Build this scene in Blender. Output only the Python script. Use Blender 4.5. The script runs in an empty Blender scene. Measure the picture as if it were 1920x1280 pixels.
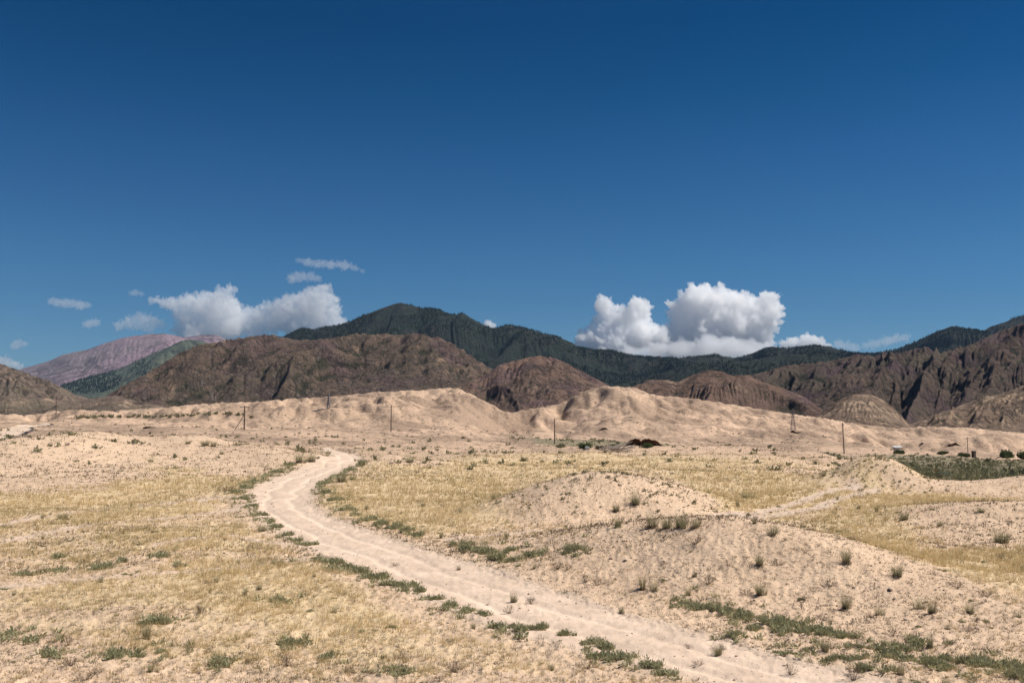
import bpy, math, random
import numpy as np
from mathutils import Vector

# ------------------------------------------------------------------ camera, sky, sun
scn = bpy.context.scene
COL = scn.collection
F = 1867.0            # focal length in photo pixels (1920 wide)
HZ = 775.0            # pixel row of the true horizon
CH = 5.5              # camera height
PITCH = math.atan((HZ - 640.0) / F)

cam_data = bpy.data.cameras.new("camera")
cam_data.sensor_width = 36.0
cam_data.lens = F * 36.0 / 1920.0
cam_data.clip_start = 0.1
cam_data.clip_end = 200000.0
cam = bpy.data.objects.new("camera", cam_data)
COL.objects.link(cam)
cam.location = (0, 0, CH)
cam.rotation_euler = (math.radians(90) + PITCH, 0, 0)
scn.camera = cam

SUN_EL = math.radians(50)
SUN_AZ = math.radians(86)      # clockwise from the view direction (+Y): the sun stands to the right
world = bpy.data.worlds.new("World")
scn.world = world
world.use_nodes = True
wn, wl = world.node_tree.nodes, world.node_tree.links
wn.clear()
w_out = wn.new("ShaderNodeOutputWorld")
w_bg = wn.new("ShaderNodeBackground")
w_bg.inputs["Strength"].default_value = 0.10
sky = wn.new("ShaderNodeTexSky")
sky.sky_type = 'NISHITA'
sky.sun_disc = False
sky.sun_elevation = SUN_EL
sky.sun_rotation = SUN_AZ
sky.altitude = 2600
sky.air_density = 1.0
sky.dust_density = 0.0
sky.ozone_density = 4.0
w_hsv = wn.new("ShaderNodeHueSaturation")
w_hsv.inputs["Hue"].default_value = 0.49
w_hsv.inputs["Saturation"].default_value = 1.12
w_hsv.inputs["Value"].default_value = 1.0
wl.new(sky.outputs[0], w_hsv.inputs["Color"])
# polarised, vignetted look of the blue: darker towards the zenith, no bright band above the hills
w_tc = wn.new("ShaderNodeTexCoord")
w_sep = wn.new("ShaderNodeSeparateXYZ")
wl.new(w_tc.outputs["Generated"], w_sep.inputs[0])
w_ramp = wn.new("ShaderNodeValToRGB")
w_ramp.color_ramp.interpolation = 'LINEAR'
w_cr = w_ramp.color_ramp
w_cr.elements[0].position = 0.0
w_cr.elements[0].color = (0.26, 0.33, 0.39, 1)
w_cr.elements[1].position = 1.0
w_cr.elements[1].color = (0.30, 0.45, 0.55, 1)
for p_, c_ in ((.08, (.25, .35, .42)), (.146, (.22, .36, .45)), (.20, (.17, .33, .44)), (.25, (.115, .30, .43)), (.31, (.035, .255, .38)), (.37, (.0, .215, .35)), (.55, (.06, .26, .42))):
    e = w_cr.elements.new(p_); e.color = (*c_, 1)
wl.new(w_sep.outputs["Z"], w_ramp.inputs[0])
w_mul = wn.new("ShaderNodeMixRGB"); w_mul.blend_type = 'MULTIPLY'; w_mul.inputs[0].default_value = 1.0
wl.new(w_hsv.outputs[0], w_mul.inputs[1]); wl.new(w_ramp.outputs[0], w_mul.inputs[2])
wl.new(w_mul.outputs[0], w_bg.inputs["Color"])
wl.new(w_bg.outputs[0], w_out.inputs["Surface"])

sun_d = bpy.data.lights.new("sun", 'SUN')
sun_d.energy = 4.2
sun_d.angle = math.radians(0.53)
sun_d.color = (1.0, 0.95, 0.87)
sun = bpy.data.objects.new("sun", sun_d)
COL.objects.link(sun)
SUNV = Vector((math.sin(SUN_AZ) * math.cos(SUN_EL), math.cos(SUN_AZ) * math.cos(SUN_EL), math.sin(SUN_EL)))
sun.rotation_euler = SUNV.to_track_quat('Z', 'Y').to_euler()
sun.location = (60, 20, 80)

scn.view_settings.view_transform = 'Standard'
scn.view_settings.look = 'None'
scn.view_settings.exposure = 0.46
scn.view_settings.gamma = 1.0
scn.view_settings.use_curve_mapping = False
scn.render.engine = 'CYCLES'
scn.cycles.use_denoising = True
scn.cycles.max_bounces = 30
scn.cycles.diffuse_bounces = 3
scn.cycles.glossy_bounces = 2
scn.cycles.transparent_max_bounces = 16
scn.cycles.volume_bounces = 28
scn.cycles.volume_max_steps = 256
scn.render.film_transparent = False

# ------------------------------------------------------------------ helpers: noise
RNG = np.random.default_rng(7)
_P = np.random.default_rng(11).permutation(1024).astype(np.int64)
_P = np.concatenate([_P, _P])
_ANG = np.random.default_rng(12).random(1024) * 2 * math.pi
_GX, _GY = np.cos(_ANG), np.sin(_ANG)

def perlin(x, y, seed=0):
    x = np.asarray(x, float) + seed * 37.17
    y = np.asarray(y, float) + seed * 91.73
    xi = np.floor(x).astype(np.int64); yi = np.floor(y).astype(np.int64)
    xf = x - xi; yf = y - yi
    u = xf * xf * xf * (xf * (xf * 6 - 15) + 10)
    v = yf * yf * yf * (yf * (yf * 6 - 15) + 10)
    def g(ix, iy, dx, dy):
        h = _P[(ix & 1023) + _P[iy & 1023]]
        return _GX[h] * dx + _GY[h] * dy
    a = g(xi, yi, xf, yf); b = g(xi + 1, yi, xf - 1, yf)
    c = g(xi, yi + 1, xf, yf - 1); d = g(xi + 1, yi + 1, xf - 1, yf - 1)
    return ((a + u * (b - a)) * (1 - v) + (c + u * (d - c)) * v) * 1.5

def fbm(x, y, oct=4, gain=0.5, seed=0):
    s = 0; a = 1; t = 0
    for o in range(oct):
        s = s + a * perlin(x * 2**o, y * 2**o, seed + o * 3)
        t += a; a *= gain
    return s / t

def ridged(x, y, oct=4, gain=0.5, seed=0):
    s = 0; a = 1; t = 0; w = 1
    for o in range(oct):
        n = 1 - np.abs(perlin(x * 2**o, y * 2**o, seed + o * 3)) * 1.3
        n = np.clip(n, 0, 1) ** 2
        s = s + a * n * w
        w = np.clip(n * 1.6, 0, 1)
        t += a; a *= gain
    return s / t

def billow(x, y, oct=3, gain=0.5, seed=0):
    s = 0; a = 1; t = 0
    for o in range(oct):
        s = s + a * np.sqrt(perlin(x * 2**o, y * 2**o, seed + o * 3)**2 + 0.004) * 1.4
        t += a; a *= gain
    return s / t

def smooth(a, b, x):
    t = np.clip((x - a) / (b - a), 0, 1)
    return t * t * (3 - 2 * t)

def blur1(a, sig, axis):
    r = int(sig * 3) + 1
    k = np.exp(-0.5 * (np.arange(-r, r + 1) / sig) ** 2); k /= k.sum()
    pad = [(0, 0)] * a.ndim; pad[axis] = (r, r)
    ap = np.pad(a, pad, mode='edge')
    return np.apply_along_axis(lambda m: np.convolve(m, k, 'valid'), axis, ap)

def blur2(a, sig):
    return blur1(blur1(a, sig, 0), sig, 1)

def erode(h, cell, n_batch=24, n_drop=16000, steps=34, rate=.28, seed=1, inertia=.12, cap=5.0):
    """rain drops that run downhill, cut where they are fast and drop what they carry where they are slow"""
    rng = np.random.default_rng(seed)
    R, C = h.shape
    H = (h / cell).astype(np.float64).copy()
    wet = np.zeros_like(H)
    for bt in range(n_batch):
        x = rng.random(n_drop) * (C - 3) + 1; y = rng.random(n_drop) * (R - 3) + 1
        dx = np.zeros(n_drop); dy = np.zeros(n_drop); sp = np.ones(n_drop); wa = np.ones(n_drop); sed = np.zeros(n_drop)
        alive = np.ones(n_drop, bool)
        for s in range(steps):
            xi = x.astype(int); yi = y.astype(int); fx = x - xi; fy = y - yi
            h00 = H[yi, xi]; h10 = H[yi, xi + 1]; h01 = H[yi + 1, xi]; h11 = H[yi + 1, xi + 1]
            gx = (h10 - h00) * (1 - fy) + (h11 - h01) * fy
            gy = (h01 - h00) * (1 - fx) + (h11 - h10) * fx
            hh = h00 * (1 - fx) * (1 - fy) + h10 * fx * (1 - fy) + h01 * (1 - fx) * fy + h11 * fx * fy
            dx = dx * inertia - gx * (1 - inertia); dy = dy * inertia - gy * (1 - inertia)
            l = np.hypot(dx, dy) + 1e-9; dx /= l; dy /= l
            nx = np.clip(x + dx, 1, C - 2.01); ny = np.clip(y + dy, 1, R - 2.01)
            nxi = nx.astype(int); nyi = ny.astype(int); nfx = nx - nxi; nfy = ny - nyi
            nh = H[nyi, nxi] * (1 - nfx) * (1 - nfy) + H[nyi, nxi + 1] * nfx * (1 - nfy) + H[nyi + 1, nxi] * (1 - nfx) * nfy + H[nyi + 1, nxi + 1] * nfx * nfy
            dh = nh - hh
            c = np.maximum(-dh, .01) * sp * wa * cap
            dep = np.where(dh > 0, np.minimum(dh, sed), np.where(sed > c, (sed - c) * .3, -np.minimum((c - sed) * rate, np.maximum(-dh, 0) * .6)))
            sed = sed - dep
            D = np.zeros(R * C)
            for wx, ox, oy in (((1 - fx) * (1 - fy), 0, 0), (fx * (1 - fy), 1, 0), ((1 - fx) * fy, 0, 1), (fx * fy, 1, 1)):
                D += np.bincount((yi + oy) * C + xi + ox, dep * wx, minlength=R * C)
            H += np.clip(D.reshape(R, C) * .55, -.10, .10)
            if bt % 3 == 0:
                wet += np.bincount(yi * C + xi, wa, minlength=R * C).reshape(R, C)
            sp = np.sqrt(np.maximum(sp * sp - dh * 2.0, .05)); wa *= .97
            x, y = nx, ny
    return H * cell, wet

# ------------------------------------------------------------------ helpers: the lens
def ray(px, py):
    """direction through a photo pixel, scaled so that its forward (Y) part is 1: returns x/Y, z/Y"""
    X = (np.asarray(px, float) - 960) / F
    up = (640 - np.asarray(py, float)) / F
    Yv = math.cos(PITCH) - up * math.sin(PITCH)
    Zv = math.sin(PITCH) + up * math.cos(PITCH)
    return X / Yv, Zv / Yv

def at(px, py, Y):
    a, t = ray(px, py)
    return float(a * Y), float(Y), float(CH + t * Y)

# ------------------------------------------------------------------ helpers: meshes
def mesh_np(name, verts, faces, mats=None, smooth_shade=False, attrs=None, face_attrs=None):
    me = bpy.data.meshes.new(name)
    verts = np.ascontiguousarray(verts, dtype=np.float32)
    faces = np.ascontiguousarray(faces, dtype=np.int32)
    n, k = faces.shape
    me.vertices.add(len(verts)); me.vertices.foreach_set("co", verts.ravel())
    me.loops.add(n * k); me.loops.foreach_set("vertex_index", faces.ravel())
    me.polygons.add(n)
    me.polygons.foreach_set("loop_start", np.arange(0, n * k, k, dtype=np.int32))
    me.polygons.foreach_set("use_smooth", np.full(n, smooth_shade, dtype=bool))
    for nm, arr in (attrs or {}).items():
        at_ = me.attributes.new(nm, 'FLOAT', 'POINT')
        at_.data.foreach_set("value", np.ascontiguousarray(arr, dtype=np.float32).ravel())
    me.update(calc_edges=True)
    me.validate()
    for m in (mats or []):
        me.materials.append(m)
    return me

def link(name, me, parent=None):
    o = bpy.data.objects.new(name, me)
    COL.objects.link(o)
    if parent: o.parent = parent
    return o

def tag(o, label=None, cat=None, group=None, kind=None):
    if label: o["label"] = label
    if cat: o["category"] = cat
    if group: o["group"] = group
    if kind: o["kind"] = kind
    return o

def grid_faces(R, C):
    i = np.arange(R * C).reshape(R, C)
    return np.stack([i[:-1, :-1], i[:-1, 1:], i[1:, 1:], i[1:, :-1]], -1).reshape(-1, 4)

# ------------------------------------------------------------------ helpers: materials
class NG:
    def __init__(self, name, rough=0.95, spec=0.15):
        self.m = bpy.data.materials.new(name)
        self.m.use_nodes = True
        self.t = self.m.node_tree
        self.n = self.t.nodes; self.l = self.t.links
        self.n.clear()
        self.out = self.n.new("ShaderNodeOutputMaterial")
        self.b = self.n.new("ShaderNodeBsdfPrincipled")
        self.b.inputs["Roughness"].default_value = rough
        self.b.inputs["Specular IOR Level"].default_value = spec
        self.l.new(self.b.outputs[0], self.out.inputs["Surface"])
        self.geo = self.n.new("ShaderNodeNewGeometry")
        self.pos = self.geo.outputs["Position"]
    def set(self, node, key, v):
        s = node.inputs[key]
        if isinstance(v, bpy.types.NodeSocket): self.l.new(v, s)
        elif isinstance(v, tuple) and len(v) == 3 and s.type == 'RGBA': s.default_value = (*v, 1)
        else: s.default_value = v
    def math(self, op, a, b=0.0, c=0.0, clamp=False):
        n = self.n.new("ShaderNodeMath"); n.operation = op; n.use_clamp = clamp
        self.set(n, 0, a); self.set(n, 1, b); self.set(n, 2, c)
        return n.outputs[0]
    def scale(self, vec, s):
        n = self.n.new("ShaderNodeVectorMath"); n.operation = 'MULTIPLY'
        self.set(n, 0, vec); n.inputs[1].default_value = s if isinstance(s, tuple) else (s, s, s)
        return n.outputs[0]
    def noise(self, scale, detail=4, rough=0.55, vec=None, dist=0.0, stretch=None):
        n = self.n.new("ShaderNodeTexNoise")
        v = vec if vec is not None else self.pos
        if stretch: v = self.scale(v, stretch)
        self.l.new(v, n.inputs["Vector"])
        n.inputs["Scale"].default_value = scale; n.inputs["Detail"].default_value = detail
        n.inputs["Roughness"].default_value = rough; n.inputs["Distortion"].default_value = dist
        return n.outputs["Fac"]
    def voro(self, scale, feature='F1', out="Distance", vec=None, rand=1.0):
        n = self.n.new("ShaderNodeTexVoronoi"); n.feature = feature
        self.l.new(vec if vec is not None else self.pos, n.inputs["Vector"])
        n.inputs["Scale"].default_value = scale; n.inputs["Randomness"].default_value = rand
        return n.outputs[out]
    def ramp(self, fac, lo, hi):
        n = self.n.new("ShaderNodeMapRange"); n.interpolation_type = 'SMOOTHSTEP'
        self.set(n, "Value", fac); n.inputs["From Min"].default_value = lo; n.inputs["From Max"].default_value = hi
        return n.outputs[0]
    def mix(self, fac, a, b, mode='MIX'):
        n = self.n.new("ShaderNodeMixRGB"); n.blend_type = mode
        self.set(n, 0, fac); self.set(n, 1, a); self.set(n, 2, b)
        return n.outputs[0]
    def attr(self, name):
        n = self.n.new("ShaderNodeAttribute"); n.attribute_name = name
        return n.outputs["Fac"]
    def bump(self, h, dist, strength=1.0):
        n = self.n.new("ShaderNodeBump")
        n.inputs["Strength"].default_value = strength; n.inputs["Distance"].default_value = dist
        self.l.new(h, n.inputs["Height"])
        self.l.new(n.outputs[0], self.b.inputs["Normal"])
    def color(self, c): self.set(self.b, "Base Color", c)

# ------------------------------------------------------------------ the lie of the land
TX = np.array([-1500, -300, 0, 300, 600, 900, 1200, 1500, 1800, 2100, 3400], float)   # columns, photo px
TY = np.array([1, 20, 60, 100, 140, 185, 235, 300, 350, 420, 500, 600, 750, 900, 1100], float)
TZ = {
 -1500: [0, 0, .0, .5, 1.6, 1.6, 2.0, 2.8, 3.5, 4.5, 6.0, 8.0, 9, 9, 8],
 -300:  [0, 0, .0, .5, 1.6, 1.6, 2.0, 2.8, 3.5, 4.5, 6.0, 8.0, 9, 9, 8],
 0:     [0, 0, .0, .7, 1.6, 1.5, 2.0, 2.8, 3.5, 4.4, 5.2, 6.0, 7, 8, 6],
 300:   [0, 0, .0, .2, 1.2, 0.9, 0.7, 1.0, 1.6, 3.0, 5.0, 7.6, 11, 13, 11],
 600:   [0, 0, .0, .0, .2, -.4, -.6, -.6, -.2, .8, 3.0, 7.0, 14, 18, 16],
 900:   [0, 0, .0, .1, .0, -.6, -1.2, -1.8, -1.6, -1.5, .5, 6.0, 14, 19, 18],
 1200:  [0, 0, .0, .1, .1, -1.8, -4.4, -5.6, -5.8, -4.0, 1.0, 8.0, 19, 27, 29],
 1500:  [0, 0, .0, .0, -.3, -2.4, -5.2, -6.5, -7.0, -7.2, -6.0, -4, 1.0, 5.5, 8],
 1800:  [0, 0, .0, -1.9, -4.0, -5.8, -7.6, -9.6, -11.0, -12.8, -15.2, -15, -12, -9.5, -8],
 2100:  [0, 0, .0, -1.7, -3.8, -5.6, -7.4, -9.5, -11, -13, -15.5, -17, -16, -14, -12],
 3400:  [0, 0, .0, -1.7, -3.8, -5.6, -7.4, -9.5, -11, -13, -15.5, -17, -16, -14, -12]}
TZA = np.array([TZ[int(c)] for c in TX])                 # [col,row]
def _refine():
    # resample the table finely and blur it once, so that the slopes run smoothly
    ux = np.linspace(-1500, 3400, 246); uy = np.linspace(0, math.log(1100), 200)
    A = np.array([np.interp(np.exp(uy), TY, TZA[i]) for i in range(len(TX))])
    B = np.array([np.interp(ux, TX, A[:, j]) for j in range(len(uy))])     # [row, col]
    B = blur1(B, 4.0, 1); B = blur1(B, 2.2, 0)
    return ux, uy, B
_UX, _UY, _UB = _refine()
def table_z(u, Y):
    fx = np.clip((u - _UX[0]) / (_UX[1] - _UX[0]), 0, len(_UX) - 1.001)
    fy = np.clip(np.log(np.maximum(Y, 1.0)) / (_UY[1] - _UY[0]), 0, len(_UY) - 1.001)
    i = fx.astype(int); j = fy.astype(int); fx = fx - i; fy = fy - j
    return (_UB[j, i] * (1 - fx) + _UB[j, i + 1] * fx) * (1 - fy) + (_UB[j + 1, i] * (1 - fx) + _UB[j + 1, i + 1] * fx) * fy

# mounds: photo px of the crest, distance, height, half widths across and along the view, sharpness
MOUNDS = [
 (1310, 38.5, 1.30, 4.6, 4.6, 2.0), (1110, 42.0, .42, 4.5, 4.0, 2.0), (1500, 35.0, .68, 3.6, 3.2, 2.0), (1650, 32.0, .25, 2.6, 2.4, 2.0),
 (1150, 58.0, 2.00, 4.9, 5.6, 2.3), (1010, 55.0, .50, 4.0, 3.5, 2.0),
 (1630, 84.0, 2.15, 3.3, 4.6, 2.2), (1560, 82.0, .40, 3.0, 3.2, 2.2), (1700, 82.0, .35, 3.0, 3.0, 2.2),
 (1930, 80.0, 1.0, 8.0, 5.0, 2.2), (2090, 80.0, .7, 8.0, 6.0, 2.0),
 (1830, 55.0, .62, 6.0, 4.5, 2.2), (1950, 50.0, .7, 5.0, 4.0, 2.0),
 (835, 168.0, 1.75, 12.0, 10.0, 2.2), (1290, 150., .9, 20.0, 10.0, 2.2), (1450, 148., .6, 14.0, 9.0, 2.2),
 (560, 108.0, .9, 5.5, 5.0, 2.2), (505, 118.0, 1.0, 6.5, 7.0, 2.2), (390, 128.0, 1.3, 9.0, 8.0, 2.2),
 (160, 112.0, 1.4, 9.0, 9.0, 2.2), (60, 118.0, 1.2, 8.0, 9.0, 2.2), (-60, 100.0, 1.1, 9.0, 10.0, 2.2), (240, 128., .9, 8., 8., 2.),
 (780, 107.0, .5, 5.0, 2.5, 2.2), (735, 118.0, .5, 3.5, 3.5, 2.2), (1090, 92., .35, 7., 4., 2.),
]
ROAD = np.array([   # photo row, left edge, right edge of the track on flat ground
 (836, 603, 618), (842, 608, 624), (850, 613, 652), (858, 622, 676), (866, 622, 680), (872, 598, 668), (880, 566, 652), (890, 538, 628),
 (900, 512, 608), (920, 482, 584), (940, 478, 574), (960, 490, 600), (980, 515, 650), (1000, 545, 706), (1020, 582, 768),
 (1040, 640, 840), (1060, 684, 905), (1080, 724, 965), (1100, 784, 1030), (1120, 836, 1095), (1140, 890, 1165), (1160, 944, 1235),
 (1180, 1010, 1305), (1200, 1092, 1370), (1220, 1170, 1450), (1240, 1250, 1535), (1260, 1340, 1615), (1280, 1425, 1700), (1400, 1930, 2230), (1700, 3050, 3600)], float)

def uv(x, Y):
    """where a point of the level plain would lie in the photo: used to place tracks and grass in the plain"""
    Y = np.maximum(Y, 2.0)
    u = 960 + F * 1.0026 * x / Y
    v = HZ + F * CH / Y
    return u, v

def road_d(x, Y):
    """signed distance (m) into the dirt track, positive inside"""
    u, v = uv(x, Y)
    L = np.interp(v, ROAD[:, 0], ROAD[:, 1]); R = np.interp(v, ROAD[:, 0], ROAD[:, 2])
    m = np.minimum(u - L, R - u) * Y / F
    m = np.where((v < 838), -9.0, m)
    return m

def seg_d(u, v, pts):
    """distance to a polyline given in plain pixels, rows stretched so that it is roughly metric"""
    best = np.full(np.shape(u), 1e9)
    for (x0, y0), (x1, y1) in zip(pts[:-1], pts[1:]):
        dx, dy = x1 - x0, (y1 - y0) * 3.0
        px, py = u - x0, (v - y0) * 3.0
        t = np.clip((px * dx + py * dy) / (dx * dx + dy * dy), 0, 1)
        best = np.minimum(best, np.hypot(px - t * dx, py - t * dy))
    return best

RUTS = [[(1598, 908), (1560, 915), (1510, 932), (1470, 946), (1420, 962), (1330, 975)], [(1636, 912), (1590, 925), (1540, 944), (1480, 960), (1400, 972)],
        [(840, 1010), (930, 1001), (1000, 996), (1090, 990)],
        [(620, 1040), (520, 1052), (420, 1060), (300, 1066), (150, 1078), (0, 1100)], [(440, 930), (330, 936), (200, 948), (90, 965), (0, 985)],
        [(470, 945), (330, 968), (180, 985), (0, 1012)], [(300, 1020), (420, 1000), (540, 1018)]]

def ell(u, v, cx, cy, rx, ry, soft=0.35):
    d = np.sqrt(((u - cx) / rx) ** 2 + ((v - cy) / ry) ** 2)
    return 1 - smooth(1 - soft, 1 + soft, d)

def masks(x, Y):
    """grass, bare sand, green and rut masks of the plain, 0..1"""
    u, v = uv(x, Y)
    wob = fbm(x * .16, Y * .16, 3, seed=31) * 1.0
    uu = u + wob * 60; vv = v + fbm(x * .12, Y * .12, 3, seed=35) * (v - HZ) * .16
    g = np.zeros_like(u) + 0.40
    for cx, cy, rx, ry, val in [
        (760, 955, 200, 52, 1.0), (830, 915, 260, 30, .95), (700, 925, 110, 30, .9), (950, 880, 330, 20, .85), (1150, 865, 320, 14, .8),
        (1330, 905, 230, 26, 1.0), (1400, 935, 190, 26, 1.0), (1250, 868, 260, 14, .8), (1370, 962, 140, 16, .9),
        (1760, 945, 260, 32, .8), (1640, 985, 170, 34, .9), (1600, 1000, 130, 40, .9), (1760, 1060, 230, 45, 1.0), (1850, 1085, 140, 40, .9),
        (150, 950, 290, 26, 1.0), (330, 918, 250, 22, 1.0), (300, 892, 180, 18, .9), (420, 905, 130, 15, .8),
        (360, 1010, 210, 38, .85), (150, 1030, 230, 28, .6), (480, 1100, 230, 62, .9), (250, 1110, 280, 45, .75), (600, 1130, 180, 50, .9),
        (700, 1165, 150, 45, .7), (860, 1195, 150, 30, .55), (350, 1180, 300, 35, .55), (1000, 1225, 160, 30, .4), (1090, 1035, 120, 20, .4),
        (560, 860, 40, 8, .6), (300, 1150, 420, 90, .62), (900, 1210, 260, 40, .55), (1560, 928, 190, 26, .95), (1720, 920, 150, 12, .8), (1430, 868, 120, 12, .6), (120, 1000, 300, 60, .6)]:
        g = np.maximum(g, val * ell(uu, vv, cx, cy, rx, ry, .55))
    b = np.zeros_like(u)
    for cx, cy, rx, ry, val in [
        (1330, 1060, 260, 72, .95), (1130, 1050, 200, 35, .5), (1560, 1110, 200, 60, 1.0), (1480, 1180, 420, 60, .75), (1750, 1170, 240, 60, .6),
        (1150, 935, 170, 42, 1.0), (1245, 960, 95, 32, 1.0), (1010, 940, 70, 18, .4), (1632, 884, 80, 17, 1.0), (1545, 893, 40, 6, .6), (1870, 898, 150, 13, .8), (1850, 985, 160, 30, .8),
        (100, 888, 190, 24, 1.0), (-50, 895, 160, 28, 1.0), (430, 868, 170, 18, .8), (170, 855, 260, 14, .8), (780, 875, 60, 5, .8), (740, 870, 40, 8, .7), (850, 845, 120, 8, .8),
        (150, 1250, 350, 40, .35), (700, 1262, 600, 30, .35), (200, 1160, 200, 14, .25), (560, 865, 60, 10, .8),
        (850, 1050, 120, 20, .5), (720, 1000, 60, 12, .5), (1060, 1120, 130, 25, .7)]:
        b = np.maximum(b, val * ell(uu, vv, cx, cy, rx, ry))
    g = g * (1 - .88 * b)
    rut = np.zeros_like(u)
    for k, pts in enumerate(RUTS):
        wd = 11 if k < 2 else (6 if k == 2 else 9)
        rut = np.maximum(rut, (1 - smooth(wd * .4, wd * 1.5, seg_d(u + wob * 12, v + wob * 2, pts))) * (1 if k < 3 else .7))
    rd = road_d(x, Y)
    edge = smooth(-2.2, .1, rd + fbm(x * .5, Y * .5, 3, seed=41) * 1.2)
    g = g * (1 - .9 * rut) * (1 - edge * .9)
    near = 1 - smooth(125, 190, Y)
    g = g * near
    # green scrub of the valley floor
    gr = np.zeros_like(u)
    for cx, cy, rx, ry, val in [(1130, 345, 145, 42, 1), (1500, 315, 90, 28, .9), (1860, 205, 210, 95, 1.1), (1860, 330, 250, 100, .8), (1700, 340, 100, 60, .55), (1370, 330, 130, 20, .4), (1760, 125, 110, 26, 1.),(2200,260,300,130,.9)]:
        gr = np.maximum(gr, val * ell(u + wob * 22, Y + wob * 8, cx, cy, rx, ry, .3))
    # weedy shoulders of the track
    side = np.exp(-((rd + .35) / .35) ** 2)
    gr2 = side * smooth(-.1, .35, fbm(x * .35, Y * .35, 2, seed=57)) * .6 * near
    return g, b, np.maximum(gr, gr2), rut, rd

def valley_keep(u, Y):
    v = 1 - .9 * ell(u, Y, 1840, 260, 330, 170, .3) - .7 * ell(u, Y, 1150, 345, 190, 55, .4) - .6 * ell(u, Y, 1500, 315, 120, 40, .4)
    return np.clip(v, 0.08, 1)

def badland_z(x, Y):
    """the pale hills between the plain and the mountains"""
    u, v = uv(x, Y)
    far = smooth(165, 340, Y) * (1 - .6 * smooth(950, 1300, Y)) * valley_keep(u, Y)
    wx = fbm(x * .009, Y * .009, 3, seed=5) * 40; wy = fbm(x * .009, Y * .009, 3, seed=6) * 40
    hill = billow((x + wx + .35 * Y) / 135, (Y + wy) / 100, 3, .30, seed=8)
    hill2 = billow((x + wx * .6 + Y * .3) / 52, (Y + wy * .5) / 60, 3, .5, seed=18)
    big = smooth(280, 560, Y)
    ril = ridged((x + wx * .5 + Y * .3) / 15, (Y + wy * .4) / 32, 3, .5, seed=22)
    ril = ril * 1.15 - .5 * fbm(x / 21, Y / 21, 4, .6, seed=23)
    ril = ril + .45 * ridged((x + wx * .3 + Y * .25) / 6.5, (Y + wy * .3) / 15, 2, .5, seed=24)
    return far * (-ril * (.7 + 1.25 * big)) + far * ((hill - .40) * (7 + 12 * big) + (hill2 - .36) * (1.0 + 1.5 * big))

GX0, GX1, GY0, GY1, GC = -780.0, 780.0, 130.0, 1260.0, 3.0
def _carve():
    xs = np.arange(GX0, GX1, GC); ys = np.arange(GY0, GY1, GC)
    X, Y = np.meshgrid(xs, ys)
    u, v = uv(X, Y)
    H = table_z(u, Y) + badland_z(X, Y)
    H = H + fbm(X / 14, Y / 14, 3, seed=71) * .8 * smooth(170, 400, Y)
    R, C = H.shape
    Hs = H.copy()
    He, wet = erode(H, GC, 34, 12000, 46, .16, 3, .1, 5.0)
    return blur2(He - Hs, .6) * .7

SKYLINE = [(-600, 772), (-100, 774), (0, 776), (60, 778), (90, 772), (130, 768), (200, 771), (250, 768), (330, 762), (400, 756), (480, 753), (540, 748), (640, 742), (700, 735),
           (790, 732), (830, 727), (860, 728), (900, 747), (950, 774), (1000, 766), (1050, 757), (1080, 741), (1100, 731), (1135, 724), (1190, 726),
           (1225, 741), (1300, 747), (1360, 756), (1450, 771), (1550, 785), (1600, 794), (1680, 803), (1740, 800), (1800, 801), (1860, 806), (1920, 812), (2400, 815)]
SKY_U = np.arange(-900.0, 2900.0, 6.0)
SKY_D = np.zeros_like(SKY_U)

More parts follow.
